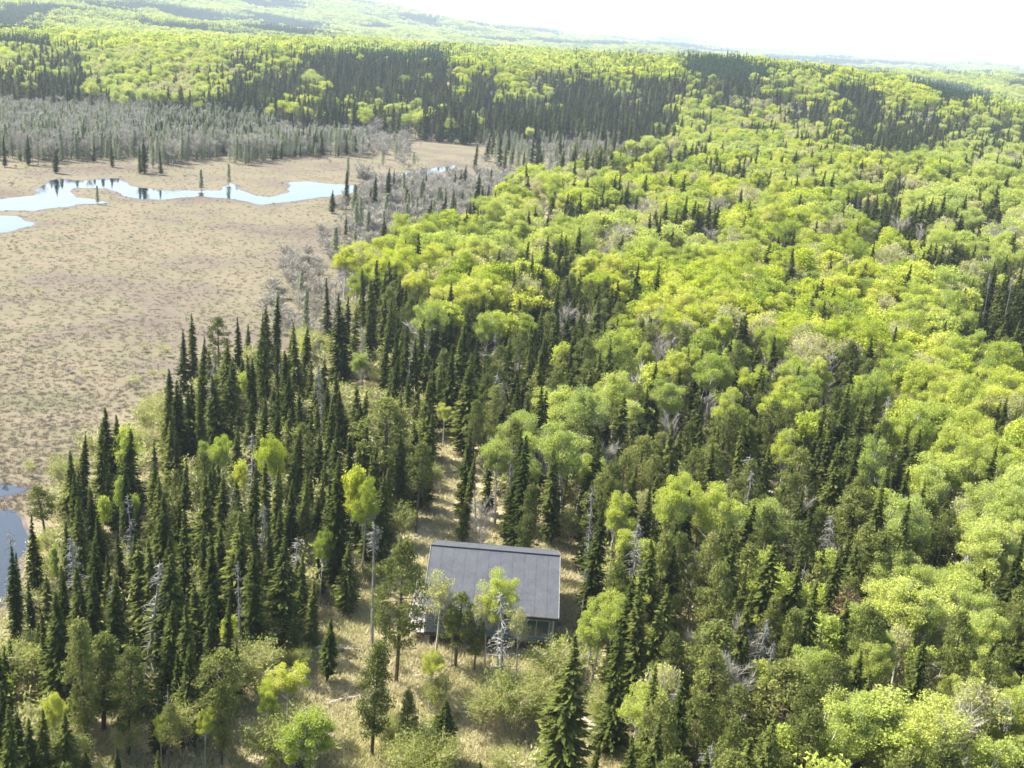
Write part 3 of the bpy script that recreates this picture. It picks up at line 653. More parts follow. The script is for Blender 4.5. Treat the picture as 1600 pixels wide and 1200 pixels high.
def fill(y0, y1, sp, only=None):
    global hx
    nx = int((170 + 1.5 * y1) / sp); ny = int((y1 - y0) / sp)
    gx, gy = np.meshgrid(np.arange(nx) * sp - nx * sp / 2, y0 + np.arange(ny) * sp)
    gx = (gx + RNG.uniform(-.46, .46, gx.shape) * sp).ravel(); gy = (gy + RNG.uniform(-.46, .46, gy.shape) * sp).ravel()
    k = np.abs(gx) < 38 + .62 * gy; gx, gy = gx[k], gy[k]
    gz = height(gx, gy)
    pc = proj(np.stack([gx, gy, gz + 6.5], -1)); pb = proj(np.stack([gx, gy, gz], -1)); scale = FPX / pc[:, 2]
    jit = 14
    cv = cover_px(pc[:, 0] + RNG.normal(size=len(gx)) * jit, np.clip(pc[:, 1] + RNG.normal(size=len(gx)) * 6, 0, 1199))
    ed = edge_dist(gx, gy); wat = in_water(gx, gy)
    out = []
    for i in range(len(gx)):
        if wat[i]: continue
        c = cv[i]; x, y, z = gx[i], gy[i], gz[i]
        if only and c not in only: continue
        if c in 'TU' and pb[i, 1] > 250 + 16 * N1(gx[i] / 9, 3.3) + RNG.normal() * 3: continue
        mx_ = MIX[c]; r = random.random(); kk = ''
        if c == 'f':
            nz = N2(x / 55 + 9, y / 80) + .5 * N1(x / 20, y / 30)
            kk = 'aspen' if nz > -.05 else 'spruce'
        else:
            for kk, pr in mx_:
                if r < pr: break
                r -= pr
        if not kk: continue
        if ed[i] < -1.5 and y < 430 and c in 'SMPAYaB': continue      # nothing big stands on the open marsh
        if c in 'Aa' and 150 < y and N1(x / 11 + 3, y / 13) > .5 and random.random() < .8: kk = random.choice(('spruce', 'spruce', 'bare', 'pine'))
        lo, hi = HT[kk]; H_ = random.uniform(lo, hi)
        if c in 'Gg' and kk == 'bare': H_ = random.uniform(2.2, 4)
        if kk == 'aspen' and c in 'Aa' and N2(x / 13, y / 16) > .52: kk = random.choice(('bare', 'budding', 'budding'))
        if c in 'wty': H_ *= .55
        if c == 'S' and kk == 'aspen' and y < 200: H_ = random.uniform(3, 5.5)
        if kk == 'tamarack' or c in 'TU' : H_ = random.uniform(4, 8)
        if c == 'S' and kk == 'aspen' and y > 200 and random.random() < .75: kk = 'spruce'
        if kk == 'spruce' and y > 150 and c in 'AaYM': H_ = random.uniform(9.5, 13)
        if y > 330 and kk == 'spruce' and c in 'SMUf': H_ = random.uniform(9, 13.5) if y > 430 else random.uniform(5, 8)
        if c == 'S' and y < 120: H_ = random.uniform(5, 9.5)
        if kk in ('spruce', 'pine') and random.random() < .22: H_ *= .65
        if kk == 'aspen' and y > 170:
            if random.random() < .3: continue
            wf *= random.uniform(1.05, 1.5); H_ = random.uniform(7.5, 11.5)
        if y < 76 and kk in ('aspen', 'budding'): H_ *= .75
        wf = random.uniform(.8, 1.15) if kk in ('spruce', 'snag') else random.uniform(.85, 1.2)
        if kk == 'spruce': wf *= 1.12
        if c in 'Sy' and kk == 'aspen' and y < 200: wf *= .6
        if kk == 'pine': wf *= .85
        if kk == 'bare' and y < 110: wf *= .6
        if kk == 'aspen' and y < 130: wf *= .85
        if y < 260:
            d2 = (hx[:, 0] - x) ** 2 + (hx[:, 1] - y) ** 2
            if (d2 < (hx[:, 2] * .75) ** 2).any(): continue
            # keep hand placed trees clear: nothing tall right in front of one
        rad = {'spruce': 1.2, 'pine': 1.5, 'aspen': 2.2, 'budding': 2.3, 'bare': 2, 'snag': 1, 'dying': 1.5, 'tamarack': 1}[kk] * H_ / 10 * wf
        if y < 125:
            tip = proj(np.array([x, y, z + H_])); 
            if blocks_cabin(tip, pb[i], rad * scale[i], y): continue
            if abs(x - CABXC) < 6.8 + rad and CABY - 1 < y < CABY + 9.5 + rad: continue
            if any(664 < p_[0] < 722 and 700 < p_[1] < 850 for p_ in (pb[i], pc[i], tip)): continue
            # nothing filling in the open ground: judge also by where the foot stands
            if cover_px(pb[i:i+1, 0], np.clip(pb[i:i+1, 1] - 25 , 0, 1199))[0] == 'c' and c not in 'c' and random.random() < .8 and pb[i, 1] < 1200: continue
        trees.append(dict(kind=kk, x=x, y=y, z=z, H=H_, w=wf, hero=False))
CABXC = at(767, 1012, 1.0)[0]
def px_left(p): return p[0] < 620 and p[1] > 500
fill(30, 95, 2.1); fill(95, 190, 2.45); fill(190, 330, 3.1); fill(330, 640, 3.6); fill(230, 560, 2.3, 'TU')

# ------------------------------------------------------------------ split: the 300 that show largest per kind are individuals
NAME = {'spruce': 'spruce_tree', 'aspen': 'aspen_tree', 'pine': 'pine_tree', 'budding': 'budding_tree', 'bare': 'bare_tree', 'snag': 'dead_tree', 'thin_snag': 'dead_tree', 'dying': 'dying_pine', 'tamarack': 'tamarack_tree', 'willow': 'willow_shrub'}
CAT = {'spruce': 'spruce tree', 'aspen': 'aspen tree', 'pine': 'pine tree', 'budding': 'young tree', 'bare': 'bare tree', 'snag': 'dead tree', 'thin_snag': 'dead tree', 'dying': 'pine tree', 'tamarack': 'tamarack tree', 'willow': 'shrub'}
WORD = {'spruce': 'dark spruce', 'aspen': 'lime green aspen', 'pine': 'olive green pine', 'budding': 'yellow budding tree', 'bare': 'bare grey tree', 'snag': 'dead grey tree', 'thin_snag': 'dead grey tree', 'dying': 'browning pine', 'tamarack': 'pale tamarack', 'willow': 'pale yellow shrub'}
GROUP = {'spruce': 'dark spruces of the near forest', 'aspen': 'bright green aspens of the near forest', 'pine': 'olive pines of the near forest', 'budding': 'yellow budding trees', 'bare': 'leafless grey trees', 'snag': 'dead standing trees', 'thin_snag': 'dead standing trees', 'dying': 'browning pines', 'tamarack': 'tamaracks beyond the marsh', 'willow': 'low shrubs of the clearing'}

# low shrubs of the clearings and the young growth
shr = []
nx = 150
gx = RNG.uniform(-45, 60, 5200); gy = RNG.uniform(48, 185, 5200); gz = height(gx, gy)
pb = proj(np.stack([gx, gy, gz + .8], -1)); cv = cover_px(pb[:, 0], np.clip(pb[:, 1], 0, 1199)); ed = edge_dist(gx, gy)
for i in range(len(gx)):
    if not (-20 < pb[i, 0] < 1620 and pb[i, 1] < 1230): continue
    pr = {'c': .06, 'w': .36, 'M': .3, 'A': .12, 'S': .45, 'P': .22, 'm': 0}.get(cv[i], .1)
    if random.random() > pr or ed[i] < 1: continue
    if abs(gx[i] - CABXC) < 7.2 and CABY - 2.2 < gy[i] < CABY + 9: continue
    shr.append(dict(kind='willow', x=gx[i], y=gy[i], z=gz[i], H=random.uniform(1.3, 3.4) * (1 if cv[i] != 'c' else .7), w=random.uniform(.8, 1.2), hero=False))
trees += shr

T = trees
P_tip = proj(np.array([[q['x'], q['y'], q['z'] + q['H']] for q in T])); P_bas = proj(np.array([[q['x'], q['y'], q['z']] for q in T]))
for q, a_, b_ in zip(T, P_tip, P_bas):
    q['tip'] = a_; q['bas'] = b_; q['px'] = FPX * q['H'] / a_[2]
    vis = -10 < a_[0] < 1610 and a_[1] < 1185 and b_[1] > 0
    q['show'] = (q['px'] + (1000 if q['hero'] else 0)) if vis else -1
# a tree in the thick of taller nearer ones shows little: rank by how clear its upper half is
vis_list = sorted([q for q in T if q['show'] > 0 and q['px'] > 26], key=lambda q: q['tip'][2])
mask = np.zeros((304, 404), np.uint8)
for q in vis_list:
    s4 = 0.25; hw = max(1, q['px'] * {'spruce': .11, 'snag': .08, 'thin_snag': .05, 'tamarack': .1, 'pine': .15, 'dying': .15, 'willow': .4}.get(q['kind'], .22) * q['w'] * s4)
    x0, x1 = int(max(0, q['tip'][0] * s4 - hw)), int(min(403, q['tip'][0] * s4 + hw + 1)); y0 = int(max(0, q['tip'][1] * s4)); y1 = int(min(303, y0 + max(2, (q['bas'][1] - q['tip'][1]) * s4 * .8)))
    if x1 > x0 and y1 > y0:
        reg = mask[y0:y1, x0:x1]; free = (reg == 0).sum(); q['free'] = free
        if q['kind'] not in ('bare', 'thin_snag'): reg[:] = 1
    else: q['free'] = 0
indiv, rest = [], []
LIMIT = {'spruce': 290, 'aspen': 290, 'pine': 290, 'budding': 120, 'bare': 90, 'snag': 70, 'thin_snag': 10, 'dying': 40, 'tamarack': 60, 'willow': 290}
for kd in LIMIT:
    L_ = sorted([q for q in T if q['kind'] == kd], key=lambda q: -(q.get('free', 0) + (10000 if q['hero'] else 0) if q['show'] > 0 else -1))
    n = 0
    for q in L_:
        if n < LIMIT[kd] and q['show'] > 0 and (q['hero'] or (q.get('free', 0) >= 6 and q['tip'][2] < 330)): indiv.append(q); n += 1
        else: rest.append(q)

# labels: each says where its tree stands and which one of its kind it is there
def column(x, y):
    if y > 1010: names = ((150, 'in the lower left corner'), (400, 'below the spruce stand'), (640, 'on the lower slope beside the clearing'), (880, 'in the clearing before the cabin'), (1110, 'in the tangle below right of the cabin'), (1360, 'low in the right woods'), (1700, 'in the lower right corner'))
    elif y > 830: names = ((110, 'by the blue pond'), (260, 'inland from the blue pond'), (440, 'in the stand left of the cabin'), (650, 'just left of the cabin'), (900, 'beside the cabin'), (1060, 'just right of the cabin'), (1240, 'in the woods right of the cabin'), (1420, 'in the right woods'), (1700, 'by the right photo edge'))
    elif y > 640: names = ((200, 'on the marsh edge above the pond'), (330, 'between pond and spruce stand'), (460, 'in the dense spruce stand'), (600, 'on the cabin side of the spruce stand'), (740, 'by the path behind the cabin'), (880, 'in the woods behind the cabin'), (1040, 'in the woods behind right of the cabin'), (1240, 'in the middle of the right woods'), (1420, 'in the shady right woods'), (1700, 'by the right photo edge'))
    elif y > 470: names = ((340, 'at the open marsh edge'), (480, 'at the corner of the marsh'), (620, 'by the tan brush strip'), (760, 'near the meadow end of the woods'), (920, 'among the central conifers'), (1100, 'in the central mixed woods'), (1300, 'on the mid slope'), (1450, 'on the upper right slope'), (1700, 'by the right photo edge'))
    elif y > 330: names = ((560, 'alone at the marsh corner'), (720, 'at the tip of the aspen hill'), (900, 'on the near end of the aspen hill'), (1100, 'on the aspen hill'), (1300, 'on the broad aspen hill'), (1450, 'on the right aspen hill'), (1700, 'by the right photo edge'))
    else: names = ((260, 'beyond the left end of the creek'), (500, 'across the creek'), (660, 'near the creek bend'), (800, 'in the grey brush past the creek'), (1000, 'at the far end of the aspen hill'), (1250, 'on the aspen crest'), (1700, 'on the far right crest'))
    for i, (e, n_) in enumerate(names):
        if x < e: return n_
ORD = ['first', 'second', 'third', 'fourth', 'fifth', 'sixth', 'seventh', 'eighth', 'ninth', 'tenth', 'eleventh', 'twelfth', 'thirteenth', 'fourteenth', 'fifteenth', 'sixteenth', 'seventeenth', 'eighteenth', 'nineteenth', 'twentieth']
OWN = {('pine', 632): 'tall pine with bare dark trunk before the left end of the cabin', ('pine', 720): 'short bushy pine standing in front of the grey roof', ('thin_snag', 591): 'bare grey pole of a dead tree left of the cabin',
       ('snag', 803): 'dead grey spruce with drooping twigs in front of the grey roof', ('spruce', 896): 'big dark spruce below the right corner of the cabin', ('snag', 223): 'pale lichen covered dead tree among dark spruces', ('snag', 463): 'wide silvery dead spruce left of the cabin clearing',
       ('aspen', 500): 'round lime green aspen, largest below the clearing on the left', ('aspen', 1385): 'largest bushy lime aspen at the bottom edge on the right', ('aspen', 790): 'slim light green aspen in front of the roof middle', ('budding', 690): 'wispy pale tree before the left part of the roof',
       ('spruce', 543): 'tallest dark spruce on the creek bank near the bend', ('spruce', 602): 'lone bushy spruce in the grey brush', ('aspen', 567): 'small lime aspen alone between the spruces and tan brush', ('aspen', 697): 'small lime aspen beside the path behind the cabin',
       ('spruce', 532): 'tall broad dark spruce at the top of the clearing', ('spruce', 325): 'broad blackish spruce in the middle of the stand left of the cabin', ('snag', 1195): 'white twisted dead tree in the woods right of the cabin', ('budding', 1037): 'yellow budding tree below right of the cabin',
       ('spruce', 86): 'small bushy spruce on the far creek bank at left', ('aspen', 984): 'yellow green aspen with a pale trunk behind the cabin corner', ('dying', 1340): 'pinkish brown pine among green ones at right', ('budding', 1258): 'broad pale yellow tree above the grey bare one'}
for q, h in zip(trees[:len(HERO)], HERO): q['own'] = OWN.get((h[0], h[1]))
cells = {}
for q in indiv:
    if q.get('own'): continue
    x, y = q['tip'][0], q['tip'][1]
    cells.setdefault((WORD[q['kind']], column(x, y)), []).append(q)
for (wd, cl_), L_ in cells.items():
    if len(L_) == 1:
        q = L_[0]; q['label'] = f"{wd} standing {cl_}" if cl_.split()[0] != 'alone' else f"{wd} {cl_}"; continue
    L_.sort(key=lambda q: q['tip'][1])
    nrow = max(1, math.ceil(len(L_) / 9)); per = math.ceil(len(L_) / nrow)
    for r_ in range(nrow):
        R_ = sorted(L_[r_ * per:(r_ + 1) * per], key=lambda q: q['tip'][0])
        for i, q in enumerate(R_):
            o_ = ORD[i] if i < len(R_) - 1 or len(R_) < 3 else 'last'
            row = '' if nrow == 1 else (', back row' if r_ == 0 else (', front row' if r_ == nrow - 1 else (', middle row' if nrow == 3 else ', %s row from back' % ORD[r_])))
            q['label'] = f"{o_} {wd} from left {cl_}{row}"
            if len(q['label'].split()) > 16: q['label'] = q['label'].replace(' row from back', ' row').replace(' the ', ' ')
            if len(q['label'].split()) > 16: q['label'] = q['label'].replace(' from left', '')

def plant_tree(q, num):
    pr = protos[q['kind']]; crown, trunk = pr[num % len(pr)]
    base_h = 2.6 if q['kind'] == 'willow' else 10.0
    e = bpy.data.objects.new(NAME[q['kind']], None); C.objects.link(e)
    e.empty_display_size = .3
    e.location = (q['x'], q['y'], q['z'] - .05)
    s = q['H'] / base_h; lean = .035 if q['kind'] != 'snag' else .05
    e.rotation_euler = (random.gauss(0, lean), random.gauss(0, lean), random.random() * 6.28)
    sw = q['w'] * (s if q['kind'] != 'spruce' else s ** .8)
    e.scale = (sw, sw * random.uniform(.92, 1.08), s)
    e['label'] = q.get('own') or q['label']; e['category'] = CAT[q['kind']]; e['group'] = GROUP[q['kind']]
    for nm, me_ in (('crown', crown), ('trunk', trunk)):
        if me_ is None: continue
        if q['kind'] == 'willow': nm = 'foliage' if nm == 'crown' else 'stem'
        o = bpy.data.objects.new(nm, me_); C.objects.link(o); o.parent = e
for i, q in enumerate(indiv): plant_tree(q, random.randrange(100))

STUFF = {'spruce': ('spruce_forest', 'dark spruces massed beyond the nearer ones'), 'aspen': ('aspen_forest', 'bright lime aspen canopy covering the right hill'), 'pine': ('pine_forest', 'olive pines filling the woods between larger trees'),
         'budding': ('budding_forest', 'yellowish budding treetops scattered over the aspen woods'), 'bare': ('leafless_forest', 'grey leafless trees and brush along the marsh margin'), 'snag': ('dead_forest', 'small dead grey trees scattered through the forest'),
         'tamarack': ('tamarack_forest', 'pale grey green tamarack swamp beyond the creek'), 'willow': ('undergrowth', 'low yellowish undergrowth between the trees'), 'dying': ('pine_forest', '')}
for kd, (nm, lb) in STUFF.items():
    if kd == 'dying': continue
    L_ = [q for q in rest if q['kind'] == kd or (kd == 'pine' and q['kind'] == 'dying')]
    if not L_: continue
    n = len(L_)
    P = [(q['x'], q['y'], q['z'] - .05) for q in L_]
    rot = np.stack([RNG.normal(size=n) * .04, RNG.normal(size=n) * .04, RNG.random(n) * 6.28], 1)
    bh = 2.0 if kd == 'willow' else 10
    scl = [(q['w'] * q['H'] / bh,) * 2 + (q['H'] / bh,) for q in L_]
    scatter(nm, kd, P, rot, scl, lb)

# grey alder brush on the margin, sedge over the marsh, straw in the clearings
def spread(n, xr, yr, ok):
    # even in the picture: more per square metre near the camera
    u = RNG.random(n); y = 1 / (1 / yr[0] + (1 / yr[1] - 1 / yr[0]) * u); x = (RNG.random(n) * 2 - 1) * (20 + .58 * y)
    z = height(x, y); p = proj(np.stack([x, y, z + .5], -1)); cv = cover_px(p[:, 0], np.clip(p[:, 1], 0, 1199)); ed = edge_dist(x, y)
    k = ok(x, y, cv, ed, p) & ~in_water(x, y)
    return np.stack([x, y, z], -1)[k]
def rs(n, lo, hi):
    s = RNG.uniform(lo, hi, n); return np.stack([RNG.normal(size=n) * .05, RNG.normal(size=n) * .05, RNG.random(n) * 6.28], 1), np.stack([s, s, s * RNG.uniform(.7, 1.2, n)], 1)
P = spread(27000, 0, (60, 520), lambda x, y, cv, ed, p: np.isin(cv, list('Ggh')) | ((cv == 'w') & (ed < 14) & (p[:, 1] < 560) & (RNG.random(len(x)) < .5)))
scatter('alder_brush', 'brush', P, *rs(len(P), .5, 1.15), 'grey lilac leafless brush bordering the marsh', 'brush')
P = spread(17000, 0, (215, 560), lambda x, y, cv, ed, p: np.isin(cv, list('TUGght')) & ((cv != 't') | (RNG.random(len(x)) < .05)) & ((p[:, 1] < 254) | (p[:, 0] > 560)))
scatter('swamp_brush', 'brush', P, *rs(len(P), .8, 1.7), 'grey green leafless thicket between the swamp trees', 'brush')
P = spread(9000, 0, (60, 420), lambda x, y, cv, ed, p: np.isin(cv, list('mt')) & (RNG.random(len(x)) < .008 + .1 * (N1(x / 9, y / 9) > .4)))
scatter('marsh_shrubs', 'brush', P, *rs(len(P), .2, .5), 'low dark shrubs dotted over the brown marsh', 'brush')
P = spread(3500, 0, (60, 420), lambda x, y, cv, ed, p: np.isin(cv, list('mt')) & (RNG.random(len(x)) < .03 + .3 * (N2(x / 14, y / 14) > .3)))
scatter('marsh_willows', 'willow', P, *rs(len(P), .2, .55), 'small greenish bushes dotted over the brown marsh', 'brush')
P = spread(110000, 0, (60, 420), lambda x, y, cv, ed, p: np.isin(cv, list('mtGgw')) & (ed < 6))
scatter('marsh_sedge', 'sedge', P, *rs(len(P), .25, .55), 'dry tan sedge tussocks over the open marsh', 'grass')
P = spread(60000, 0, (44, 190), lambda x, y, cv, ed, p: (ed > 0) & np.isin(cv, list('cwMASPy')) & ((cv == 'c') | (cv == 'w') | (RNG.random(len(x)) < .5)) & ~((np.abs(x - CABXC) < 5.2) & (y > CABY - .4) & (y < CABY + 6.5)))
scatter('dry_grass', 'straw', P, *rs(len(P), .4, 1.1), 'straw coloured dry grass on the forest floor', 'grass')

# far hills: patches of trees
def far_fill(y0, y1, sp, sc):
    nx = int((1.5 * y1 + 100) / sp); ny = int((y1 - y0) / sp)
    gx, gy = np.meshgrid((np.arange(nx) - nx / 2) * sp, y0 + np.arange(ny) * sp)
    gx = (gx + RNG.uniform(-.5, .5, gx.shape) * sp).ravel(); gy = (gy + RNG.uniform(-.5, .5, gy.shape) * sp).ravel()
    k = np.abs(gx) < 60 + .60 * gy; gx, gy = gx[k], gy[k]; gz = height(gx, gy)
    pc = proj(np.stack([gx, gy, gz + 8], -1)); n = len(gx)
    cv = cover_px(pc[:, 0] + RNG.normal(size=n) * 10, np.clip(pc[:, 1] + RNG.normal(size=n) * 4, 0, 1199))
    nz = N2(gx / (sp * 5) + 9, gy / (sp * 9)) + .5 * N1(gx / (sp * 2.2), gy / (sp * 3)); r = RNG.random(n)
    kind = np.where(nz > .12, 'A', np.where(nz > -.2, 'M', 'S'))
    use = (cv != 'f') & (gy < 1300)
    kind = np.where(use & np.isin(cv, list('AaY')), np.where(r < .85, 'A', 'M'), kind)
    kind = np.where(use & (cv == 'S'), np.where(r < .96, 'S', 'M'), kind)
    kind = np.where(use & np.isin(cv, list('PMU')), 'M', kind)
    for kd in 'AMS':
        s_ = kind == kd; c = s_.sum()
        FAR[kd].append((np.stack([gx, gy, gz - .3], -1)[s_], np.stack([np.zeros(c), np.zeros(c), RNG.random(c) * 6.28], 1), np.stack([sc * RNG.uniform(.9, 1.2, c)] * 2 + [RNG.uniform(.85, 1.15, c) * min(1.5, 1 + (sc - 1) * .2)], 1)))
FAR = {'A': [], 'M': [], 'S': []}
far_fill(640, 1100, 8, 1.0); far_fill(1100, 1900, 12, 1.25); far_fill(1900, 3200, 19, 2.0); far_fill(3200, 7500, 36, 3.6)
for kd, nm, lb in (('A', 'far_aspen_woods', 'light green woods on the far hills'), ('M', 'far_mixed_woods', 'mixed woods on the far hills'), ('S', 'far_spruce_woods', 'blue green spruce woods on the far hills')):
    a_, b_, c_ = (np.concatenate([q[i] for q in FAR[kd]]) for i in range(3))
    scatter(nm, 'far' + kd, a_, b_, c_, lb)
print('TREES', len(trees), 'indiv', len(indiv), {k: sum(q['kind'] == k for q in indiv) for k in LIMIT}, 'far', {k: sum(len(q[0]) for q in FAR[k]) for k in FAR})
# ------------------------------------------------------------------ cabin
def plain(name, c, rough=.8, sc=6, var=.25, spec=.3):
    M, t, b = mat(name, rough, spec)
    a = tuple(v * (1 - var) for v in c); d = tuple(min(1, v * (1 + var)) for v in c)
    t.links.new(ramp(t, noise(t, sc, 5), [(.3, a), (.7, d)]), b.inputs['Base Color']); return M
M_ROOF, t, b = mat('grey_blue_sheet_metal', .75, .2)
c_ = ramp(t, noise(t, 1.1, 5), [(.3, (.056, .060, .072)), (.7, (.088, .091, .10))])
t.links.new(mix(t, .3, c_, ramp(t, noise(t, 5, 5), [(.35, (.05, .055, .07)), (.62, (.10, .105, .11)), (.75, (.15, .14, .12))])), b.inputs['Base Color'])
M_WALL = plain('blue_grey_boards', (.15, .19, .23), var=.4); M_TRIM = plain('white_trim', (.36, .36, .35), var=.35); M_PALE = plain('sun_bleached_planks', (.38, .34, .30), sc=3)
M_DARK = plain('dark_beams', (.06, .05, .045)); M_GLASS, t, b = mat('window_glass', .05, .8); b.inputs['Base Color'].default_value = (.03, .06, .08, 1)
M_LOG = plain('fallen_wood', (.42, .37, .32), sc=4)
def boxes(name, L_, M, parent=None, **pr):
    V = []; F = []
    for (a, b_) in L_:
        n = len(V)
        V += [(x, y, z) for x in (a[0], b_[0]) for y in (a[1], b_[1]) for z in (a[2], b_[2])]
        F += [(n + p, n + q, n + r, n + s) for p, q, r, s in ((0, 1, 3, 2), (4, 6, 7, 5), (0, 4, 5, 1), (2, 3, 7, 6), (0, 2, 6, 4), (1, 5, 7, 3))]
    return link(name, new_mesh(name, V, F, [M]), parent, **pr)
CG = 1.0; YF = 69.1
cabn = bpy.data.objects.new('cabin', None); C.objects.link(cabn); cabn.location = (-.17, YF, CG)
cabn['label'] = 'blue grey cabin with a plain grey metal roof, raised on posts'; cabn['category'] = 'cabin'
X0, X1, D = -4.45, 4.45, 9.0; FL, EV, RG = .85, 2.95, 5.08      # floor, eave and ridge above ground
RY = 5.0
def slope(x0_, x1_, ya, za, yb, zb, th, lift=0):
    V = [(x, y, z + h + lift) for x in (x0_, x1_) for (y, z) in ((ya, za), (yb, zb)) for h in (0, th)]
    return V, [(0, 1, 3, 2), (4, 6, 7, 5), (0, 4, 5, 1), (2, 3, 7, 6), (0, 2, 6, 4), (1, 5, 7, 3)]
def panel(name, x0_, x1_, ya, za, yb, zb, M, ribs=True):
    V, F = slope(x0_ + .003, x1_ - .003, ya, za, yb, zb, .03)
    if ribs:
        for k in range(1):
            xr = x0_ + (x1_ - x0_) * (k + .0) / 2 if k != 0 else x0_ + .03
            v, f = slope(xr - .012, xr + .012, ya, za, yb, zb, .008, .0305); n = len(V); V += v; F += [tuple(n + q for q in g) for g in f]
    link(name, new_mesh(name, V, F, [M]), cabn)
NP = 11; wv = (X1 - X0 + .5) / NP
for i in range(NP):
    xa = X0 - .25 + i * wv; dz = random.uniform(-.004, .004)
    panel('roof_panel', xa, xa + wv, -.45, EV - .02 + dz, RY, RG + dz, M_ROOF)
for i in range(NP):
    xa = X0 - .25 + i * wv
    panel('roof_panel', xa, xa + wv, RY + .01, RG, D + .4, 3.35, M_ROOF)
boxes('ridge_cap', [((X0 - .27, RY - .14, RG + .02), (X1 + .27, RY + .16, RG + .085))], M_ROOF, cabn)
boxes('fascia_board', [((X0 - .24, -.475, EV - .17), (X1 + .24, -.452, EV - .012))], M_DARK, cabn)
for xs in (X0 - .275, X1 + .252):
    V, F = slope(xs, xs + .024, -.47, EV - .12, RY, RG - .06, .16); link('rake_board', new_mesh('rake_board', V, F, [M_TRIM]), cabn)
# walls: overlapping boards as real relief
L_ = [((X0, .02, FL), (X1, .10, EV))]
z = FL
while z < EV - .1:
    L_.append(((X0 - .01, -.012, z), (X1 + .01, .018, z + .165))); z += .18
boxes('front_wall', L_, M_WALL, cabn)
boxes('back_wall', [((X0, D - .1, FL), (X1, D, 3.4))], M_WALL, cabn)
for xs in (X0, X1 - .1):
    V = [(x, y, z_) for x in (xs, xs + .1) for (y, z_) in ((.12, FL), (D - .12, FL), (D - .12, 3.30), (RY, RG - .06), (.12, EV - .02))]
    me = bpy.data.meshes.new('side_wall'); me.from_pydata(V, [], [(0, 1, 2, 3, 4), (9, 8, 7, 6, 5)] + [(i, 5 + i, 5 + (i + 1) % 5, (i + 1) % 5) for i in range(5)]); me.materials.append(M_WALL)
    link('side_wall', me, cabn)
boxes('floor_beam', [((X0 - .03, -.03, FL - .26), (X1 + .03, .12, FL - .015)), ((X0 - .03, D - .12, FL - .26), (X1 + .03, D + .03, FL - .015)), ((X0 - .02, .125, FL - .255), (X0 + .12, D - .13, FL - .016)), ((X1 - .12, .125, FL - .255), (X1 + .02, D - .13, FL - .016))], M_DARK, cabn)
boxes('floor_slab', [((X0 + .13, .13, FL - .1), (X1 - .13, D - .13, FL - .01))], M_DARK, cabn)
for x in (X0 + .1, -1.6, 1.5, X1 - .1):
    for y in (.05, 4.4, D - .1):
        boxes('post', [((x - .11, y - .05, -.5), (x + .11, y + .17, FL - .262))], M_SNG, cabn)
for x, w2, z0_, z1_ in ((-3.2, .55, 1.5, 2.35), (-.9, .6, 1.45, 2.4), (3.25, .85, 1.25, 2.45)):
    fr = boxes('window', [((x - w2, -.06, z0_ - .06), (x + w2, -.014, z0_)), ((x - w2, -.06, z1_), (x + w2, -.014, z1_ + .06)), ((x - w2 - .06, -.06, z0_ - .06), (x - w2 - .002, -.014, z1_ + .06)), ((x + w2 + .002, -.06, z0_ - .06), (x + w2 + .06, -.014, z1_ + .06)),
        ((x - .025, -.055, z0_ + .002), (x + .025, -.0141, z1_ - .002))], M_TRIM, cabn)
    for a, c2 in ((x - w2 + .002, x - .028), (x + .028, x + w2 - .002)):
        boxes('pane', [((a, -.035, z0_ + .004), (c2, -.0135, z1_ - .004))], M_GLASS, fr)
for x in (X0 - .015, X1 - .10): boxes('corner_board', [((x, -.03, FL), (x + .115, -.013, EV - .2))], M_TRIM, cabn)
# side deck with its railing on the left
for i in range(30):
    y = -.1 + i * .235
    boxes('deck_plank', [((X0 - 1.15 + random.uniform(-.04, .04), y, FL - .06 + random.uniform(-.008, .008)), (X0 - .06, y + .2, FL - .01))], M_PALE, cabn)
boxes('deck_beam', [((X0 - 1.1, -.08, FL - .24), (X0 - 1.0, 6.9, FL - .075)), ((X0 - .2, -.08, FL - .24), (X0 - .1, 6.9, FL - .075))], M_DARK, cabn)
for y in (-.05, 1.7, 3.4, 5.1, 6.75):
    boxes('railing_post', [((X0 - 1.13, y, -.4), (X0 - 1.04, y + .09, FL + 1.0))], M_PALE, cabn)
for z_ in (.5, .97): boxes('handrail', [((X0 - 1.155, -.12, FL + z_), (X0 - 1.08, 6.95, FL + z_ + .06))], M_PALE, cabn)
for i in range(34):
    y = .12 + i * .2
    if all(abs(y - p_) > .1 for p_ in (1.7, 3.4, 5.1)): boxes('baluster', [((X0 - 1.10, y, FL + .08), (X0 - 1.06, y + .04, FL + .495))], M_PALE, cabn)
boxes('end_rail', [((X0 - 1.0, 6.8, FL + .95), (X0 - .05, 6.88, FL + 1.02)), ((X0 - 1.0, 6.8, FL + .5), (X0 - .05, 6.88, FL + .57))], M_TRIM, cabn)

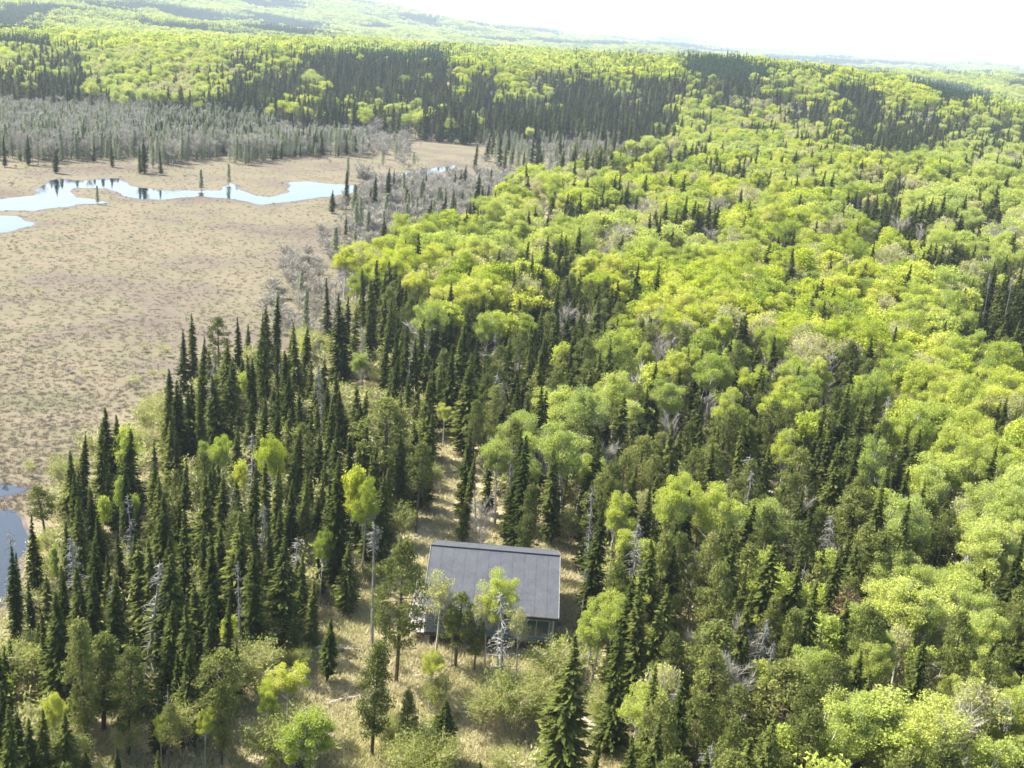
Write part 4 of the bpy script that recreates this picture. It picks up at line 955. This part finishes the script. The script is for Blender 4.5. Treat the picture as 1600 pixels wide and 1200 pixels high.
# fallen logs and driftwood-pale branches
def log(px, py, L, ang, rad, label):
    p = at(px, py, 1.2); z = float(height(p[0:1], p[1:2])[0])
    s = Soup(int(px)); e = [(-L / 2, 0, rad * .7), (-L / 6, .1, rad * .8), (L / 6, -.06, rad * .8), (L / 2, 0, rad * .9)]
    s.tube(e, [rad, rad * .9, rad * .7, rad * .35], 7)
    V_, T_, _ = s.arrays(); me = new_mesh('trunk', V_, np.arange(len(V_)).reshape(-1, 3), [M_LOG])
    r_ = bpy.data.objects.new('fallen_log', None); C.objects.link(r_); r_.location = (p[0], p[1], z + .05); r_.rotation_euler = (0, 0, ang)
    r_['label'] = label; r_['category'] = 'log'; r_['group'] = 'fallen logs on the forest floor'
    link('trunk', me, r_)
    for k in range(5):
        s = Soup(k + int(py)); x = random.uniform(-L / 3, L / 2.2); a = random.random() * 3; q = np.array([x + cos(a) * .7, random.choice((-1, 1)) * .6, rad + .3])
        s.tube([(x, 0, rad), tuple((np.array([x, 0, rad]) + q) / 2 + .04), tuple(q)], [rad * .25, rad * .17, .01], 4)
        V_, T_, _ = s.arrays(); link('branch', new_mesh('branch', V_, np.arange(len(V_)).reshape(-1, 3), [M_LOG]), r_)
for a_ in ((945, 1150, 5.5, -.85, .15, 'thick pale fallen log pointing down right of the big spruce'), (965, 1165, 4.5, -.7, .11, 'thinner fallen log lying beside the thick one'), (930, 1120, 3.5, .3, .1, 'short fallen log above the crossed pair'),
           (530, 1012, 3.2, .1, .13, 'pale fallen log in the clearing left of the cabin'), (740, 1112, 3.2, -.1, .10, 'white fallen trunk in the brush below the cabin'), (760, 1095, 2.4, .9, .07, 'thin white fallen pole leaning over the white trunk'),
           (700, 735, 3.0, .5, .1, 'grey log lying across the path behind the cabin'), (255, 650, 4.0, -.2, .13, 'bleached log at the marsh edge by the spruce stand'), (225, 690, 3.6, .9, .1, 'bleached log at the corner of the sandy patch'),
           (545, 1085, 3.0, .6, .08, 'grey fallen pole low in the brush below the clearing'), (455, 1165, 3.4, -.5, .09, 'grey fallen pole at the foot of the round aspen'), (240, 1100, 2.6, .2, .09, 'short grey log under the lichen covered dead tree'), (900, 905, 3.2, 1.0, .08, 'pale fallen pole beside the right end of the cabin')):
    log(*a_)
# ------------------------------------------------------------------ haze
M = bpy.data.materials.new('thin_haze'); M.use_nodes = True; t = M.node_tree; t.nodes.clear()
out = t.nodes.new('ShaderNodeOutputMaterial'); pv = t.nodes.new('ShaderNodeVolumePrincipled')
pv.inputs['Color'].default_value = (0.74, 0.88, 1.0, 1); pv.inputs['Density'].default_value = HAZE; pv.inputs['Anisotropy'].default_value = 0.2
t.links.new(pv.outputs[0], out.inputs['Volume'])
x0, x1, y0, y1, z0, z1 = -9500, 9500, -90, 11300, -1.2, 250
V = [(x, y, z) for x in (x0, x1) for y in (y0, y1) for z in (z0, z1)]
F = [(0, 1, 3, 2), (4, 6, 7, 5), (0, 4, 5, 1), (2, 3, 7, 6), (0, 2, 6, 4), (1, 5, 7, 3)]
link('haze', new_mesh('haze', V, F, [M]), kind='stuff', label='thin pale haze over the whole valley')
